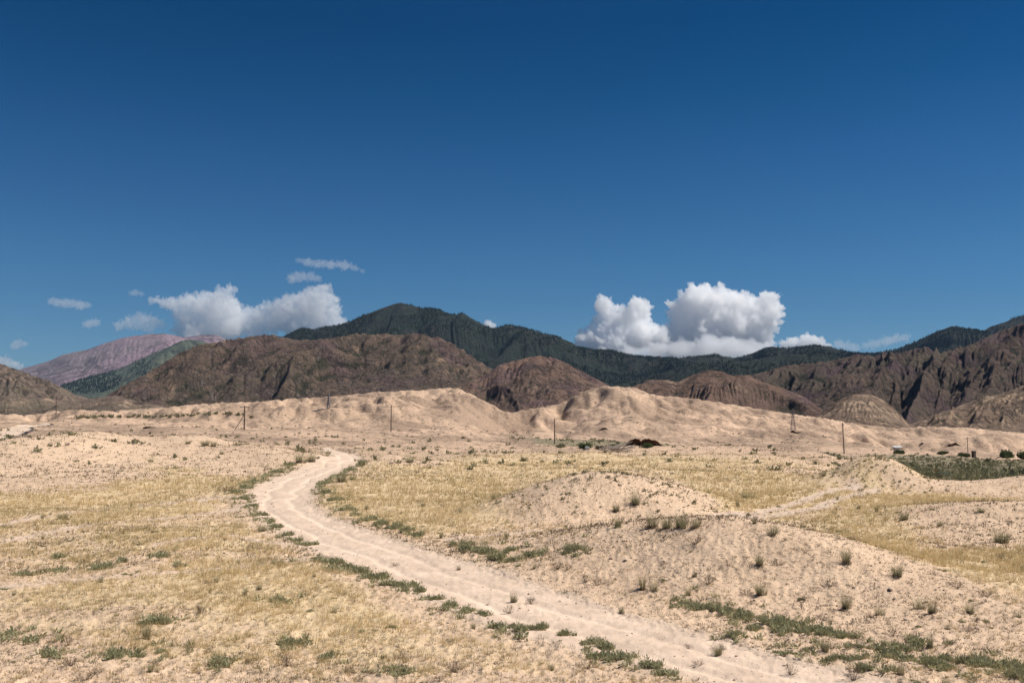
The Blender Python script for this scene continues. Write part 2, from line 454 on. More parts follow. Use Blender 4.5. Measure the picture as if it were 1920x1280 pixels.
def ground_z(x, Y, detail=True):
    x = np.asarray(x, float); Y = np.asarray(Y, float)
    u, v = uv(x, Y)
    z = table_z(u, Y)
    for px, my, h, sx, sy, p in MOUNDS:
        mx = (px - 960) / (F * 1.0026) * my
        r = np.sqrt(((x - mx) / sx) ** 2 + ((Y - my) / sy) ** 2)
        r = r * (1 + .16 * perlin(x / sx * .9, Y / sy * .9, 60))
        z = z + h * np.exp(-0.9 * r ** p)
    rd = road_d(x, Y)
    z = z - 0.06 * smooth(-1.0, .5, rd)
    near = 1 - smooth(120, 200, Y)
    z = z + near * fbm(x * .07, Y * .07, 3, seed=3) * .35 * smooth(8, 30, Y) * (1 - .6 * smooth(-1, .3, rd))
    z = z + badland_z(x, Y)
    z = z + np.interp(u, SKY_U, SKY_D) * Y * smooth(330, 680, Y)
    fx = (x - GX0) / GC; fy = (Y - GY0) / GC
    ok = (fx > 1) & (fy > 1) & (fx < CARVE.shape[1] - 2) & (fy < CARVE.shape[0] - 2)
    fx = np.clip(fx, 0, CARVE.shape[1] - 2.001); fy = np.clip(fy, 0, CARVE.shape[0] - 2.001)
    i = fx.astype(int); j = fy.astype(int); fx = fx - i; fy = fy - j
    dz = (CARVE[j, i] * (1 - fx) + CARVE[j, i + 1] * fx) * (1 - fy) + (CARVE[j + 1, i] * (1 - fx) + CARVE[j + 1, i + 1] * fx) * fy
    z = z + np.where(ok, dz, 0) * smooth(170, 300, Y)
    mid = smooth(80, 130, Y) * (1 - smooth(190, 330, Y))
    z = z + mid * (billow((x + fbm(x * .02, Y * .02, 2, seed=19) * 9) / 17, Y / 21, 3, .5, seed=9) - .3) * 0.9 * (1 - smooth(-2.5, .3, rd)) * valley_keep(u, Y)
    # far plain: level off
    z = np.where(Y > 1100, z * (1 - smooth(1100, 1700, Y)) + (-25) * smooth(1100, 1700, Y), z)
    if detail:
        sm = smooth(-.2, .5, rd)
        amp = (1 - .6 * sm)
        z = z + fbm(x * .8, Y * .8, 3, seed=13) * .09 * amp
        z = z + (ridged(x * 2.3, Y * 2.3, 2, .6, seed=14) - .4) * .055 * amp * (1 - smooth(60, 140, Y))
        z = z + fbm(x * 5.1, Y * 5.1, 2, seed=15) * .036 * amp * (1 - smooth(40, 90, Y))
        z = z + fbm(x * .33, Y * .33, 3, seed=16) * .16 * smooth(70, 140, Y) * (1 - sm)
        # wheel ruts in the track
        c = np.interp(v, ROAD[:, 0], (ROAD[:, 1] + ROAD[:, 2]) / 2)
        off = (u - c) * Y / F
        z = z - (np.exp(-((np.abs(off + fbm(x * .2, Y * .2, 2, seed=91) * .5) - .8) / .22) ** 2)) * .06 * sm
        # broken banks where the track is cut a little into the land
        z = z + .03 * np.exp(-((rd + .5) / .35) ** 2) * smooth(0, .3, fbm(x * .3, Y * .3, 3, seed=92)) * (1 - smooth(150, 200, Y))
    return z

def hit(px, py, y0=8.0, y1=700.0):
    """the point of the ground seen through a photo pixel"""
    a, t = ray(px, py)
    Ys = np.exp(np.linspace(math.log(y0), math.log(y1), 3000))
    g = ground_z(a * Ys, Ys, False)
    f = g - (CH + t * Ys)
    k = np.argmax(f > 0)
    if not (f > 0).any(): k = len(Ys) - 1
    Y = float(Ys[k]); x = float(a * Y)
    return x, Y, float(ground_z(np.array([x]), np.array([Y]))[0])

CARVE = _carve()
for _it in range(3):          # the crest of the pale hills follows the photo's line
    _yy = np.linspace(340, 1090, 150)
    _a = (SKY_U - 960) / (F * 1.0026)
    _A, _Y = np.meshgrid(_a, _yy)
    _t = ((ground_z(_A * _Y, _Y, False) - CH) / _Y).max(0)
    _tg = np.interp(SKY_U, [p[0] for p in SKYLINE], [ray(p[0], p[1])[1] for p in SKYLINE])
    SKY_D = SKY_D + blur1(_tg - _t, 1.6, 0)
FAR_ROAD = None

# ------------------------------------------------------------------ materials of the ground
def ground_material(name, road=False):
    g = NG(name, .95, .1)
    n_big = g.noise(.09, 4, .6); n_mid = g.noise(.7, 4, .6); n_fine = g.noise(6.0, 5, .7); n_grit = g.noise(38.0, 3, .7)
    if road:
        c = g.mix(g.ramp(n_mid, .3, .7), (.66, .49, .365), (.74, .565, .425))
        c = g.mix(g.math('MULTIPLY', g.ramp(g.noise(2.2, 4, .7, stretch=(1.0, .35, 1)), .52, .75), .5), c, (.52, .40, .31))
        v = g.voro(7.0)
        keep = g.ramp(g.noise(1.3, 3, .6), .52, .66)
        c = g.mix(g.math('MULTIPLY', g.math('MULTIPLY', g.ramp(v, .22, .10), keep), .55), c, (.33, .26, .19))
        c = g.mix(g.math('MULTIPLY', g.ramp(n_grit, .5, .8), .18), c, (.40, .31, .23))
        c = g.mix(g.math('MULTIPLY', g.attr("wheel"), .7), c, (.80, .62, .475))
        c = g.mix(g.math('MULTIPLY', g.math('SUBTRACT', 1.0, g.attr("wheel")), g.math('MULTIPLY', g.ramp(g.noise(.8, 5, .7), .42, .64), .6)), c, (.52, .39, .29))
        g.color(c)
        h = g.math('ADD', g.math('MULTIPLY', n_fine, .5), g.math('ADD', g.math('MULTIPLY', n_grit, .14), g.math('MULTIPLY', g.ramp(v, .3, .0), .3)))
        g.bump(h, .05, .8)
        return g.m
    a_g, a_b, a_gr, a_rut, a_far, a_road = [g.attr(k) for k in ("grass", "bare", "green", "rut", "far", "road")]
    c = g.mix(g.ramp(n_mid, .3, .72), (.61, .435, .295), (.71, .515, .355))
    c = g.mix(g.math('MULTIPLY', g.ramp(n_big, .42, .66), .35), c, (.50, .355, .25))
    # crumbs, dry litter and lichen between the plants, densest where nothing was driven flat
    v1 = g.voro(4.2); v2 = g.voro(11.0)
    litter = g.ramp(g.noise(1.6, 4, .65), .40, .62)
    l1 = g.math('MULTIPLY', g.ramp(v1, .36, .14), litter)
    l2 = g.math('MULTIPLY', g.ramp(v2, .34, .12), g.ramp(n_fine, .42, .6))
    c = g.mix(g.math('MULTIPLY', l1, g.math('SUBTRACT', .85, g.math('MULTIPLY', a_b, .45))), c, (.26, .205, .125))
    c = g.mix(g.math('MULTIPLY', l2, .5), c, (.28, .20, .15))
    c = g.mix(g.math('MULTIPLY', g.ramp(n_grit, .52, .78), .25), c, (.30, .22, .16))
    # dry grass thatch
    gm = g.ramp(g.math('ADD', a_g, g.math('MULTIPLY', g.math('SUBTRACT', g.noise(1.1, 5, .7), .5), 1.1)), .32, .85)
    thatch = g.mix(g.ramp(g.noise(3.3, 4, .7, stretch=(1, .5, 1)), .35, .68), (.60, .445, .26), (.70, .53, .32))
    c = g.mix(g.math('MULTIPLY', gm, .85), c, thatch)
    # green ground cover
    gg = g.ramp(g.math('ADD', a_gr, g.math('MULTIPLY', g.math('SUBTRACT', g.noise(.25, 5, .7), .5), 1.3)), .35, .75)
    c = g.mix(g.math('MULTIPLY', gg, .85), c, g.mix(g.ramp(g.noise(.5, 4, .7), .35, .65), (.25, .225, .135), (.38, .31, .205)))
    c = g.mix(g.math('MULTIPLY', g.math('MAXIMUM', a_rut, g.ramp(a_road, -.9, .05)), .85), c, g.mix(n_mid, (.58, .44, .335), (.66, .51, .395)))
    # badlands: ochre, pinkish and crusted grey-brown beds
    fb = g.mix(g.ramp(g.noise(.014, 5, .65, stretch=(1, 1, 6)), .36, .62), (.67, .465, .325), (.52, .365, .255))
    fb = g.mix(g.math('MULTIPLY', g.math('MAXIMUM', g.ramp(g.noise(.028, 7, .72), .47, .57), g.ramp(g.math('ADD', g.attr("crust"), g.math('MULTIPLY', g.math('SUBTRACT', g.noise(.05, 6, .7), .5), 1.2)), .38, .70)), .70), fb, (.33, .23, .165))
    fb = g.mix(g.math('MULTIPLY', g.ramp(g.voro(.42), .34, .14), g.math('MULTIPLY', g.ramp(g.noise(.05, 3, .6), .34, .56), .85)), fb, (.14, .115, .07))
    fb = g.mix(g.math('MULTIPLY', g.ramp(g.noise(.5, 4, .7), .55, .72), .35), fb, (.30, .21, .14))
    fb = g.mix(g.math('MULTIPLY', gg, .8), fb, (.27, .235, .15))
    c = g.mix(a_far, c, fb)
    g.color(c)
    h = g.math('ADD', g.math('MULTIPLY', n_fine, .6), g.math('ADD', g.math('MULTIPLY', n_grit, .12), g.math('MULTIPLY', g.ramp(v1, .45, .0), .35)))
    hn = g.bump
    # near crumbs and far rills share one bump: height grows with distance because the beds are coarser there
    hf = g.math('ADD', g.math('MULTIPLY', g.noise(.35, 6, .78), 13.0), g.math('MULTIPLY', g.noise(.09, 6, .7), 20.0))
    hh = g.math('ADD', h, g.math('MULTIPLY', hf, a_far))
    g.bump(hh, .085, 1.0)
    return g.m

M_ground = ground_material("dry_ground")
M_road = ground_material("packed_sand", road=True)

# ------------------------------------------------------------------ ground and dirt road: one sheet of land, split along the track's edge
def build_ground():
    a_in = np.arange(-.60, .6001, .00135)
    a_l = -np.exp(np.linspace(math.log(.602), math.log(3.0), 60))[::-1]
    a = np.concatenate([a_l, a_in, -a_l[::-1]])
    Ya = np.exp(np.arange(math.log(5.0), math.log(230.0), .0052))
    Yb = np.exp(np.arange(math.log(230.0) + .004, math.log(1300.0), .0040))
    Yc = np.exp(np.linspace(math.log(1320.0), math.log(15500.0), 30))
    Yn = np.array([.3, 1.5, 3.0, 4.2])
    Y = np.concatenate([Yn, Ya, Yb, Yc])
    A, YY = np.meshgrid(a, Y)
    X = np.clip(A * YY, -16000, 16000)
    Z = ground_z(X, YY)
    g, b, gr, rut, rd = masks(X, YY)
    far = smooth(105, 175, YY + fbm(X * .03, YY * .03, 2, seed=77) * 35)
    V = np.stack([X, YY, Z], -1).reshape(-1, 3)
    P4 = [hit(*p)[:2] for p in ((78, 796), (40, 801), (12, 812), (-30, 822), (-90, 830))]
    fr = np.full(X.shape, 1e9)
    for (x0, y0), (x1, y1) in zip(P4[:-1], P4[1:]):
        dx, dy = x1 - x0, y1 - y0
        t_ = np.clip(((X - x0) * dx + (YY - y0) * dy) / (dx * dx + dy * dy), 0, 1)
        fr = np.minimum(fr, np.hypot(X - x0 - t_ * dx, YY - y0 - t_ * dy))
    fr = 1 - smooth(2.6, 4.0, fr + fbm(X * .3, YY * .3, 2, seed=49))
    far = far * (1 - fr); rut = np.maximum(rut, fr)
    R, C = X.shape
    faces = grid_faces(R, C)
    rdn = (rd + fbm(X * 1.1, YY * 1.1, 3, seed=44) * .35).ravel()
    isroad = rdn[faces].mean(1) > 0.0
    _u, _v = uv(X, YY)
    _off = (_u - np.interp(_v, ROAD[:, 0], (ROAD[:, 1] + ROAD[:, 2]) / 2)) * YY / F + fbm(X * .2, YY * .2, 2, seed=91) * .5
    wheel = np.exp(-((np.abs(_off) - .8) / .26) ** 2).ravel() * np.clip(.6 + fbm(X * .15, YY * .15, 2, seed=93).ravel() * 1.2, 0, 1)
    crust = np.zeros_like(X)
    for cx, cy, rx, ry in ((880, 610, 95, 130), (960, 720, 60, 140), (1330, 780, 60, 70), (1620, 640, 70, 60), (1100, 480, 60, 50), (300, 430, 70, 40), (560, 520, 80, 60), (1480, 560, 60, 60), (150, 560, 70, 60), (1250, 620, 70, 50), (1820, 620, 90, 60), (700, 800, 60, 60)):
        crust = np.maximum(crust, ell(_u + fbm(X * .01, YY * .01, 2, seed=97) * 60, YY, cx, cy, rx, ry, .5))
    at_ = {"wheel": wheel, "crust": crust.ravel(), "grass": g.ravel(), "bare": b.ravel(), "green": gr.ravel(), "rut": rut.ravel(), "far": far.ravel(), "road": rdn}
    for nm, sel, mat in (("ground", ~isroad, M_ground), ("dirt_road", isroad, M_road)):
        f = faces[sel]
        used = np.unique(f)
        mp = np.zeros(len(V), np.int32); mp[used] = np.arange(len(used))
        me = mesh_np(nm, V[used], mp[f], [mat], True, {k: v[used] for k, v in at_.items()})
        o = link(nm, me)
        tag(o, kind="structure")
build_ground()

# ------------------------------------------------------------------ hills and mountains
def hill_layer(name, sil, Yf, Yc, Yb, base, mat, du=1.7, rows=170, n_amp=.25, n_scale=140., foot_amp=.3, foot_scale=120.,
               seed=1, emix=.5, drops=24, soft=5, prof=1.15, rate=.10, spur=.0, spur_tilt=.0, rough=.035, blur_pre=1.0, keep=False):
    """one range: foot at distance Yf, crest at Yc, back foot at Yb; its crest follows the skyline of the photo"""
    sil = np.array(sil, float)
    a_s, t_s = ray(sil[:, 0], sil[:, 1])
    a = np.arange(a_s[0], a_s[-1], du / F)
    t = np.interp(a, a_s, t_s)
    t = blur1(t, 2.0, 0)
    Y = np.concatenate([np.linspace(Yf, Yc, int(rows * .72), endpoint=False), np.linspace(Yc, Yb, rows - int(rows * .72))])
    A, YY = np.meshgrid(a, Y)
    X = A * YY
    bz = np.interp(YY, [Yf, Yb], base)
    crest = CH + t * Yc
    cw = fbm(a * Yc / foot_scale / 2, a * 0 + 3.3, 3, seed=seed + 9)
    fo = ridged(a * Yc / foot_scale, a * 0 + 1.7, 2, .5, seed=seed + 5)
    if isinstance(spur_tilt, list):
        tl = np.interp(a, [(p - 960) / F for p, _ in spur_tilt], [v for _, v in spur_tilt])[None, :]
    elif isinstance(spur_tilt, tuple):
        tl = np.interp(a, [a[0] * .75 + a[-1] * .25, a[0] * .25 + a[-1] * .75], spur_tilt)[None, :]
    else:
        tl = spur_tilt
    sft = tl * (YY - Yc)
    fo2 = ridged((X + sft + cw[None, :] * foot_scale) / foot_scale, X * 0 + 1.7, 2, .4, seed=seed + 5)
    yc = Yc + cw[None, :] * (Yc - Yf) * .22
    yf = Yf + (1 - fo2) * foot_amp * (Yc - Yf)
    s = np.clip((YY - yf) / (yc - yf), 0, 1)
    s = s * s * 1.25 / (s + .25)
    sb = np.clip((Yb - YY) / (Yb - yc), 0, 1)
    pf = np.where(YY < yc, (np.sin(s * math.pi / 2) ** prof) * .5 + .5 * s, sb * (2 - sb))
    H = bz + (crest[None, :] - bz) * np.clip(pf, 0, 1)
    hgt = np.maximum(crest[None, :] - bz, 1.0)
    wx = fbm(X / n_scale * .7, YY / n_scale * .7, 3, seed=seed + 20) * n_scale * .35
    nz = ridged((X + wx + sft) / n_scale, (YY + wx) / (n_scale * 2.4), 4, .45, seed=seed) - .42
    env = np.clip(pf, 0, 1) * (1 - .75 * np.clip(pf, 0, 1) ** 6) * 1.6
    H = H + nz * n_amp * .6 * np.mean(hgt) * env
    nz2 = ridged((X + wx * .6 + sft * 1.4) / (n_scale * .3), (YY + wx * .6) / (n_scale * .55), 4, .5, seed=seed + 2) - .42
    H = H + nz2 * n_amp * .2 * np.mean(hgt) * env
    cell = Yc * du / F
    dY = (Yb - Yf) / rows
    if drops:
        He, wet = erode(H, math.sqrt(cell * dY), max(drops // 2, 5), 9000, 40, rate, seed)
        H = H * (1 - emix) + emix * blur2(He, .8)
        wet = np.log1p(blur2(wet, 1.0))
        wet = (wet - wet.min()) / (np.percentile(wet, 99.5) - wet.min() + 1e-6)
    else:
        wet = np.zeros_like(H)
    H = H + (fbm(X / cell / 16, YY / cell / 16, 5, .6, seed=seed + 3) * 1.6) * rough * np.mean(hgt) * np.clip(pf * 3, 0, 1)
    # rescale each part of the crest so that its top meets the skyline
    tt = (H - CH) / YY
    k = tt.argmax(0)
    ci = np.arange(len(a))
    yk = YY[k, ci]; hk = H[k, ci]; bk = bz[k, ci]
    sc = np.clip((CH + t * yk - bk) / np.maximum(hk - bk, 1e-3), .2, 3.0)
    sc = blur1(sc, soft, 0)
    H = bz + (H - bz) * sc[None, :]
    H[0, :] = bz[0, :] - 6; H[-1, :] -= 0
    curv = H - blur2(H, 3.0)
    curv = np.clip(.5 - curv / (np.std(curv) * 5), 0, 1)
    V = np.stack([X, YY, H], -1).reshape(-1, 3)
    hrel = np.clip((H - bz) / np.max(hgt), 0, 1)
    R, C = X.shape
    me = mesh_np(name, V, grid_faces(R, C), [mat], True, {"gully": curv.ravel(), "wet": wet.ravel(), "hrel": hrel.ravel()})
    o = link(name, me); tag(o, kind="structure")
    return (a, Y, H, X, YY, curv)

def hill_material(name, soil, soil2, rock, scrub, pale, s=1.0, rock_amt=.5, scrub_amt=.5, pale_amt=.3, bumpd=3.0, tint=None, tint_amt=0.0):
    g = NG(name, .95, .1)
    gully, wet, hrel = g.attr("gully"), g.attr("wet"), g.attr("hrel")
    c = g.mix(g.ramp(g.noise(.006 / s, 5, .6), .36, .64), soil, soil2)
    c = g.mix(g.math('MULTIPLY', g.ramp(g.noise(.03 / s, 5, .65), .45, .7), .5), c, tuple(v * .72 for v in soil2))
    # rock ribs
    nr = g.noise(.035 / s, 7, .75, dist=.8)
    nb = g.noise(.0065 / s, 3, .6)
    rm = g.math('MULTIPLY', g.ramp(nr, .50, .60), g.ramp(nb, .52 - .2 * rock_amt, .66 - .2 * rock_amt))
    crk = g.ramp(g.noise(.11 / s, 6, .8, dist=1.2), .40, .62)
    rc = g.mix(crk, tuple(v * .38 for v in rock), rock)
    c = g.mix(g.math('MULTIPLY', rm, .9), c, rc)
    # pale washes on spurs
    pm = g.math('MULTIPLY', g.ramp(g.noise(.012 / s, 5, .7), .66 - .22 * pale_amt, .78 - .22 * pale_amt), g.ramp(gully, .62, .42))
    c = g.mix(g.math('MULTIPLY', pm, .75), c, pale)
    # bushes in the gullies and dotted on the slopes
    sm = g.ramp(g.math('ADD', g.math('MULTIPLY', gully, 1.0), g.math('MULTIPLY', g.noise(.03 / s, 5, .7), .9)), 1.18 - .22 * scrub_amt, 1.34 - .22 * scrub_amt)
    c = g.mix(g.math('MULTIPLY', sm, .85), c, scrub)
    dots = g.math('MULTIPLY', g.ramp(g.voro(.11 / s), .28, .14), g.ramp(g.noise(.02 / s, 3, .6), .46, .60))
    c = g.mix(g.math('MULTIPLY', dots, .75), c, tuple(v * .8 for v in scrub))
    if tint is not None:
        c = g.mix(g.math('MULTIPLY', g.ramp(g.noise(.009 / s, 4, .6), .50, .66), tint_amt), c, tint)
    g.color(c)
    h = g.math('ADD', g.math('ADD', g.math('MULTIPLY', g.noise(.05 / s, 7, .75, dist=.6), 1.2), g.math('MULTIPLY', g.math('MULTIPLY', g.noise(.16 / s, 5, .75, dist=1.0), rm), .6)), g.math('MULTIPLY', g.math('MULTIPLY', nr, rm), .9))
    g.bump(h, bumpd * 4, 1.0)
    return g.m

BROWN = dict(soil=(.225, .155, .115), soil2=(.17, .128, .094), rock=(.36, .285, .24), scrub=(.075, .07, .045), pale=(.50, .33, .22))
M_hillC = hill_material("brown_rocky_slope", s=1.0, rock_amt=.95, scrub_amt=.7, pale_amt=.45, bumpd=4.6, tint=(.17, .10, .12), tint_amt=.35, **BROWN)
M_hillC2 = hill_material("reddish_slope", (.225, .142, .105), (.175, .118, .092), (.28, .21, .18), (.08, .07, .05), (.52, .36, .25), s=.8, rock_amt=.45, scrub_amt=.5, pale_amt=.4, bumpd=2.4, tint=(.15, .09, .12), tint_amt=.4)
M_hillD = hill_material("umber_slope", (.155, .108, .084), (.125, .098, .075), (.215, .165, .145), (.045, .047, .034), (.33, .22, .15), s=.9, rock_amt=.5, scrub_amt=.7, pale_amt=.3, bumpd=3.4, tint=(.12, .07, .095), tint_amt=.5)
M_hillF = hill_material("tan_slope", (.27, .185, .132), (.205, .148, .106), (.22, .17, .14), (.085, .075, .052), (.52, .37, .25), s=.6, rock_amt=.4, scrub_amt=.4, pale_amt=.8, bumpd=1.6)
M_hillE = hill_material("dusty_slope", (.215, .158, .122), (.18, .142, .104), (.23, .185, .16), (.08, .075, .05), (.50, .35, .24), s=.8, rock_amt=.4, scrub_amt=.4, pale_amt=.5, bumpd=2.0)
M_green = hill_material("forest_slope", (.026, .034, .026), (.036, .040, .030), (.16, .145, .115), (.018, .028, .018), (.17, .155, .11), s=2.6, rock_amt=.15, scrub_amt=.9, pale_amt=.12, bumpd=7.0)
M_purple = hill_material("purple_scree", (.32, .22, .25), (.25, .20, .205), (.30, .23, .24), (.12, .12, .11), (.36, .26, .29), s=5.0, rock_amt=.25, scrub_amt=.2, pale_amt=.3, bumpd=10.0)
M_meadow = hill_material("mountain_meadow", (.115, .125, .085), (.095, .115, .078), (.19, .165, .14), (.045, .06, .045), (.2, .19, .14), s=3.0, rock_amt=.2, scrub_amt=.5, pale_amt=.2, bumpd=8.0)

L = {}
L['purple'] = hill_layer("purple_mountain", [(-500, 790), (-250, 760), (-60, 735), (0, 705), (45, 690), (90, 677), (120, 664), (165, 655), (200, 642), (235, 632), (280, 626), (310, 625), (345, 632), (352, 632), (375, 628), (405, 627), (425, 635), (470, 650), (560, 690), (650, 730)],
      9000, 12000, 14500, (200, 300), M_purple, emix=.15, du=2.0, rows=110, n_amp=.16, n_scale=1100, foot_scale=1400, seed=3, drops=10, soft=4, prof=1.0)
L['meadow'] = hill_layer("meadow_ridge", [(40, 742), (100, 728), (150, 712), (200, 700), (240, 684), (280, 665), (320, 648), (345, 637), (360, 636), (385, 642), (420, 660), (470, 680), (520, 700), (620, 730)],
      5600, 9200, 11000, (30, 220), M_meadow, emix=.2, du=2.0, rows=110, n_amp=.26, n_scale=700, foot_scale=800, seed=6, drops=10, soft=4, prof=1.1)
L['green'] = hill_layer("forested_mountain", [(430, 735), (480, 690), (510, 655), (530, 632), (545, 625), (566, 615), (590, 619), (605, 613), (625, 612), (650, 606), (680, 592), (710, 580), (735, 571), (752, 567), (775, 573), (792, 579), (800, 577), (822, 580), (835, 587), (850, 591), (868, 587), (880, 594), (895, 603), (910, 611), (925, 617), (940, 612), (958, 609), (985, 616), (1010, 623), (1045, 631), (1070, 641), (1085, 650), (1115, 657), (1150, 656), (1165, 662), (1200, 668), (1240, 670), (1275, 671), (1320, 668), (1340, 664), (1370, 671), (1400, 668), (1430, 653), (1445, 649), (1480, 653), (1530, 647), (1555, 650), (1600, 662), (1640, 662), (1680, 656), (1720, 640), (1755, 622), (1785, 611), (1820, 617), (1855, 622), (1900, 640), (2000, 660), (2300, 690)],
      4700, 6000, 7500, (60, 120), M_green, du=1.5, rows=200, n_amp=.42, n_scale=420, foot_scale=460, foot_amp=.4, seed=12, drops=26, soft=3, prof=1.15, spur_tilt=(-.5, .7), rough=.012)
L['green2'] = hill_layer("forested_ridge", [(1560, 700), (1640, 680), (1700, 655), (1760, 645), (1830, 624), (1860, 612), (1900, 597), (1925, 589), (1990, 570), (2080, 560), (2300, 580)],
      5600, 7000, 8400, (80, 150), M_green, du=2.0, rows=110, n_amp=.3, n_scale=450, foot_scale=480, seed=15, drops=8, soft=4)
L['front_green'] = hill_layer("scrubby_ridge", [(1080, 730), (1150, 722), (1200, 712), (1260, 692), (1300, 682), (1350, 678), (1400, 676), (1450, 668), (1500, 662), (1540, 660), (1600, 672), (1660, 690), (1750, 710)],
      3800, 4600, 5400, (30, 60), M_green, du=1.8, rows=110, n_amp=.35, n_scale=260, foot_scale=300, seed=18, drops=12, soft=4, spur_tilt=(-.6, -.6))
L['left'] = hill_layer("low_brown_hill", [(-700, 600), (-400, 610), (-200, 640), (-60, 668), (0, 681), (30, 692), (60, 703), (95, 715), (120, 728), (145, 742), (200, 752), (280, 765)],
      1700, 2300, 2900, (5, 20), M_hillE, du=1.8, rows=140, n_amp=.3, n_scale=150, foot_scale=170, seed=21, drops=16, soft=4, spur_tilt=(.5, .5))
L['C'] = hill_layer("rocky_hill", [(120, 790), (170, 762), (205, 738), (240, 718), (275, 700), (310, 678), (340, 660), (372, 646), (400, 642), (430, 637), (480, 629), (510, 627), (535, 633), (560, 638), (600, 636), (640, 631), (665, 626), (700, 626), (735, 626), (752, 629), (770, 624), (795, 628), (830, 634), (850, 646), (880, 664), (905, 682), (940, 700), (990, 725), (1050, 760), (1090, 790)],
      1750, 2400, 3000, (0, 20), M_hillC, du=1.35, rows=260, n_amp=.85, n_scale=170, foot_scale=190, foot_amp=.45, seed=25, drops=14, emix=.22, soft=4, prof=1.0, spur_tilt=[(300, -.6), (620, -.6), (980, .45)], rough=.05)
L['C2'] = hill_layer("reddish_hill", [(800, 780), (850, 735), (885, 712), (915, 700), (935, 684), (960, 678), (990, 669), (1015, 667), (1045, 672), (1075, 688), (1105, 703), (1130, 716), (1160, 735), (1200, 760), (1250, 790)],
      1350, 1850, 2300, (0, 15), M_hillC2, emix=.3, du=1.5, rows=200, n_amp=.75, n_scale=120, foot_scale=130, foot_amp=.4, seed=31, drops=22, soft=4, spur_tilt=(-.6, .9))
L['D'] = hill_layer("umber_hill", [(1150, 790), (1250, 750), (1330, 722), (1400, 705), (1440, 695), (1475, 684), (1520, 681), (1560, 676), (1605, 664), (1640, 668), (1665, 660), (1690, 661), (1720, 652), (1742, 652), (1765, 660), (1800, 652), (1830, 642), (1860, 627), (1890, 615), (1920, 605), (1980, 585), (2100, 550), (2300, 530), (2600, 560)],
      1350, 2150, 2800, (-20, 10), M_hillD, du=1.35, rows=260, n_amp=.5, n_scale=170, foot_scale=190, foot_amp=.5, seed=37, drops=34, soft=4, spur_tilt=(-.6, -.6), prof=1.05)
L['D2'] = hill_layer("red_brown_hill", [(1120, 770), (1180, 728), (1215, 712), (1245, 712), (1270, 716), (1300, 702), (1330, 693), (1355, 697), (1375, 704), (1400, 702), (1430, 716), (1470, 728), (1510, 745), (1550, 775), (1600, 800)],
      1150, 1500, 1900, (-5, 5), M_hillC2, emix=.3, du=1.4, rows=170, n_amp=.75, n_scale=90, foot_scale=110, foot_amp=.4, seed=42, drops=18, soft=4, spur_tilt=(-.5, .8))
L['D3'] = hill_layer("tan_hill", [(1440, 815), (1480, 808), (1520, 790), (1550, 765), (1575, 748), (1600, 739), (1630, 739), (1655, 748), (1680, 768), (1705, 795), (1730, 815)],
      900, 1150, 1400, (-14, -10), M_hillF, du=1.2, rows=140, n_amp=.34, n_scale=42, foot_scale=50, foot_amp=.12, seed=149, emix=.3, drops=12, soft=4)
L['D4'] = hill_layer("umber_spur", [(1640, 830), (1690, 805), (1730, 785), (1765, 772), (1800, 760), (1840, 745), (1880, 737), (1920, 722), (1990, 700), (2100, 690), (2300, 720)],
      960, 1300, 1700, (-16, -10), M_hillF, du=1.4, rows=170, n_amp=.55, n_scale=70, foot_scale=90, foot_amp=.45, seed=52, drops=18, soft=4, spur_tilt=(-.6, -.6))
L['E2'] = hill_layer("dusty_foothill", [(-500, 720), (-200, 735), (-50, 742), (0, 741), (60, 744), (120, 750), (150, 752), (185, 745), (215, 741), (245, 748), (280, 755), (330, 766), (400, 785)],
      950, 1300, 1700, (2, 6), M_hillE, du=1.5, rows=150, n_amp=.55, n_scale=60, foot_scale=80, foot_amp=.4, seed=57, drops=14, soft=4)

# ------------------------------------------------------------------ clouds: closed, billowed bodies of white vapour
def cloud_material(name, dens, col=(1, 1, 1), aniso=0.0):
    m = bpy.data.materials.new(name); m.use_nodes = True
    n, l = m.node_tree.nodes, m.node_tree.links
    n.clear()
    o = n.new("ShaderNodeOutputMaterial")
    v = n.new("ShaderNodeVolumePrincipled")
    v.inputs["Color"].default_value = (*col, 1)
    v.inputs["Density"].default_value = dens
    v.inputs["Anisotropy"].default_value = aniso
    l.new(v.outputs[0], o.inputs["Volume"])
    return m
M_cloud_d = cloud_material("dense_vapour", .0085)
M_cloud_m = cloud_material("soft_vapour", .0036)
M_cloud_t = cloud_material("thin_vapour", .0019)

def perlin3(x, y, z, seed=0):
    return (perlin(x + z * .37, y - z * .21, seed) + perlin(y + x * .31, z + x * .17, seed + 1) + perlin(z - y * .29, x + y * .23, seed + 2)) * .62

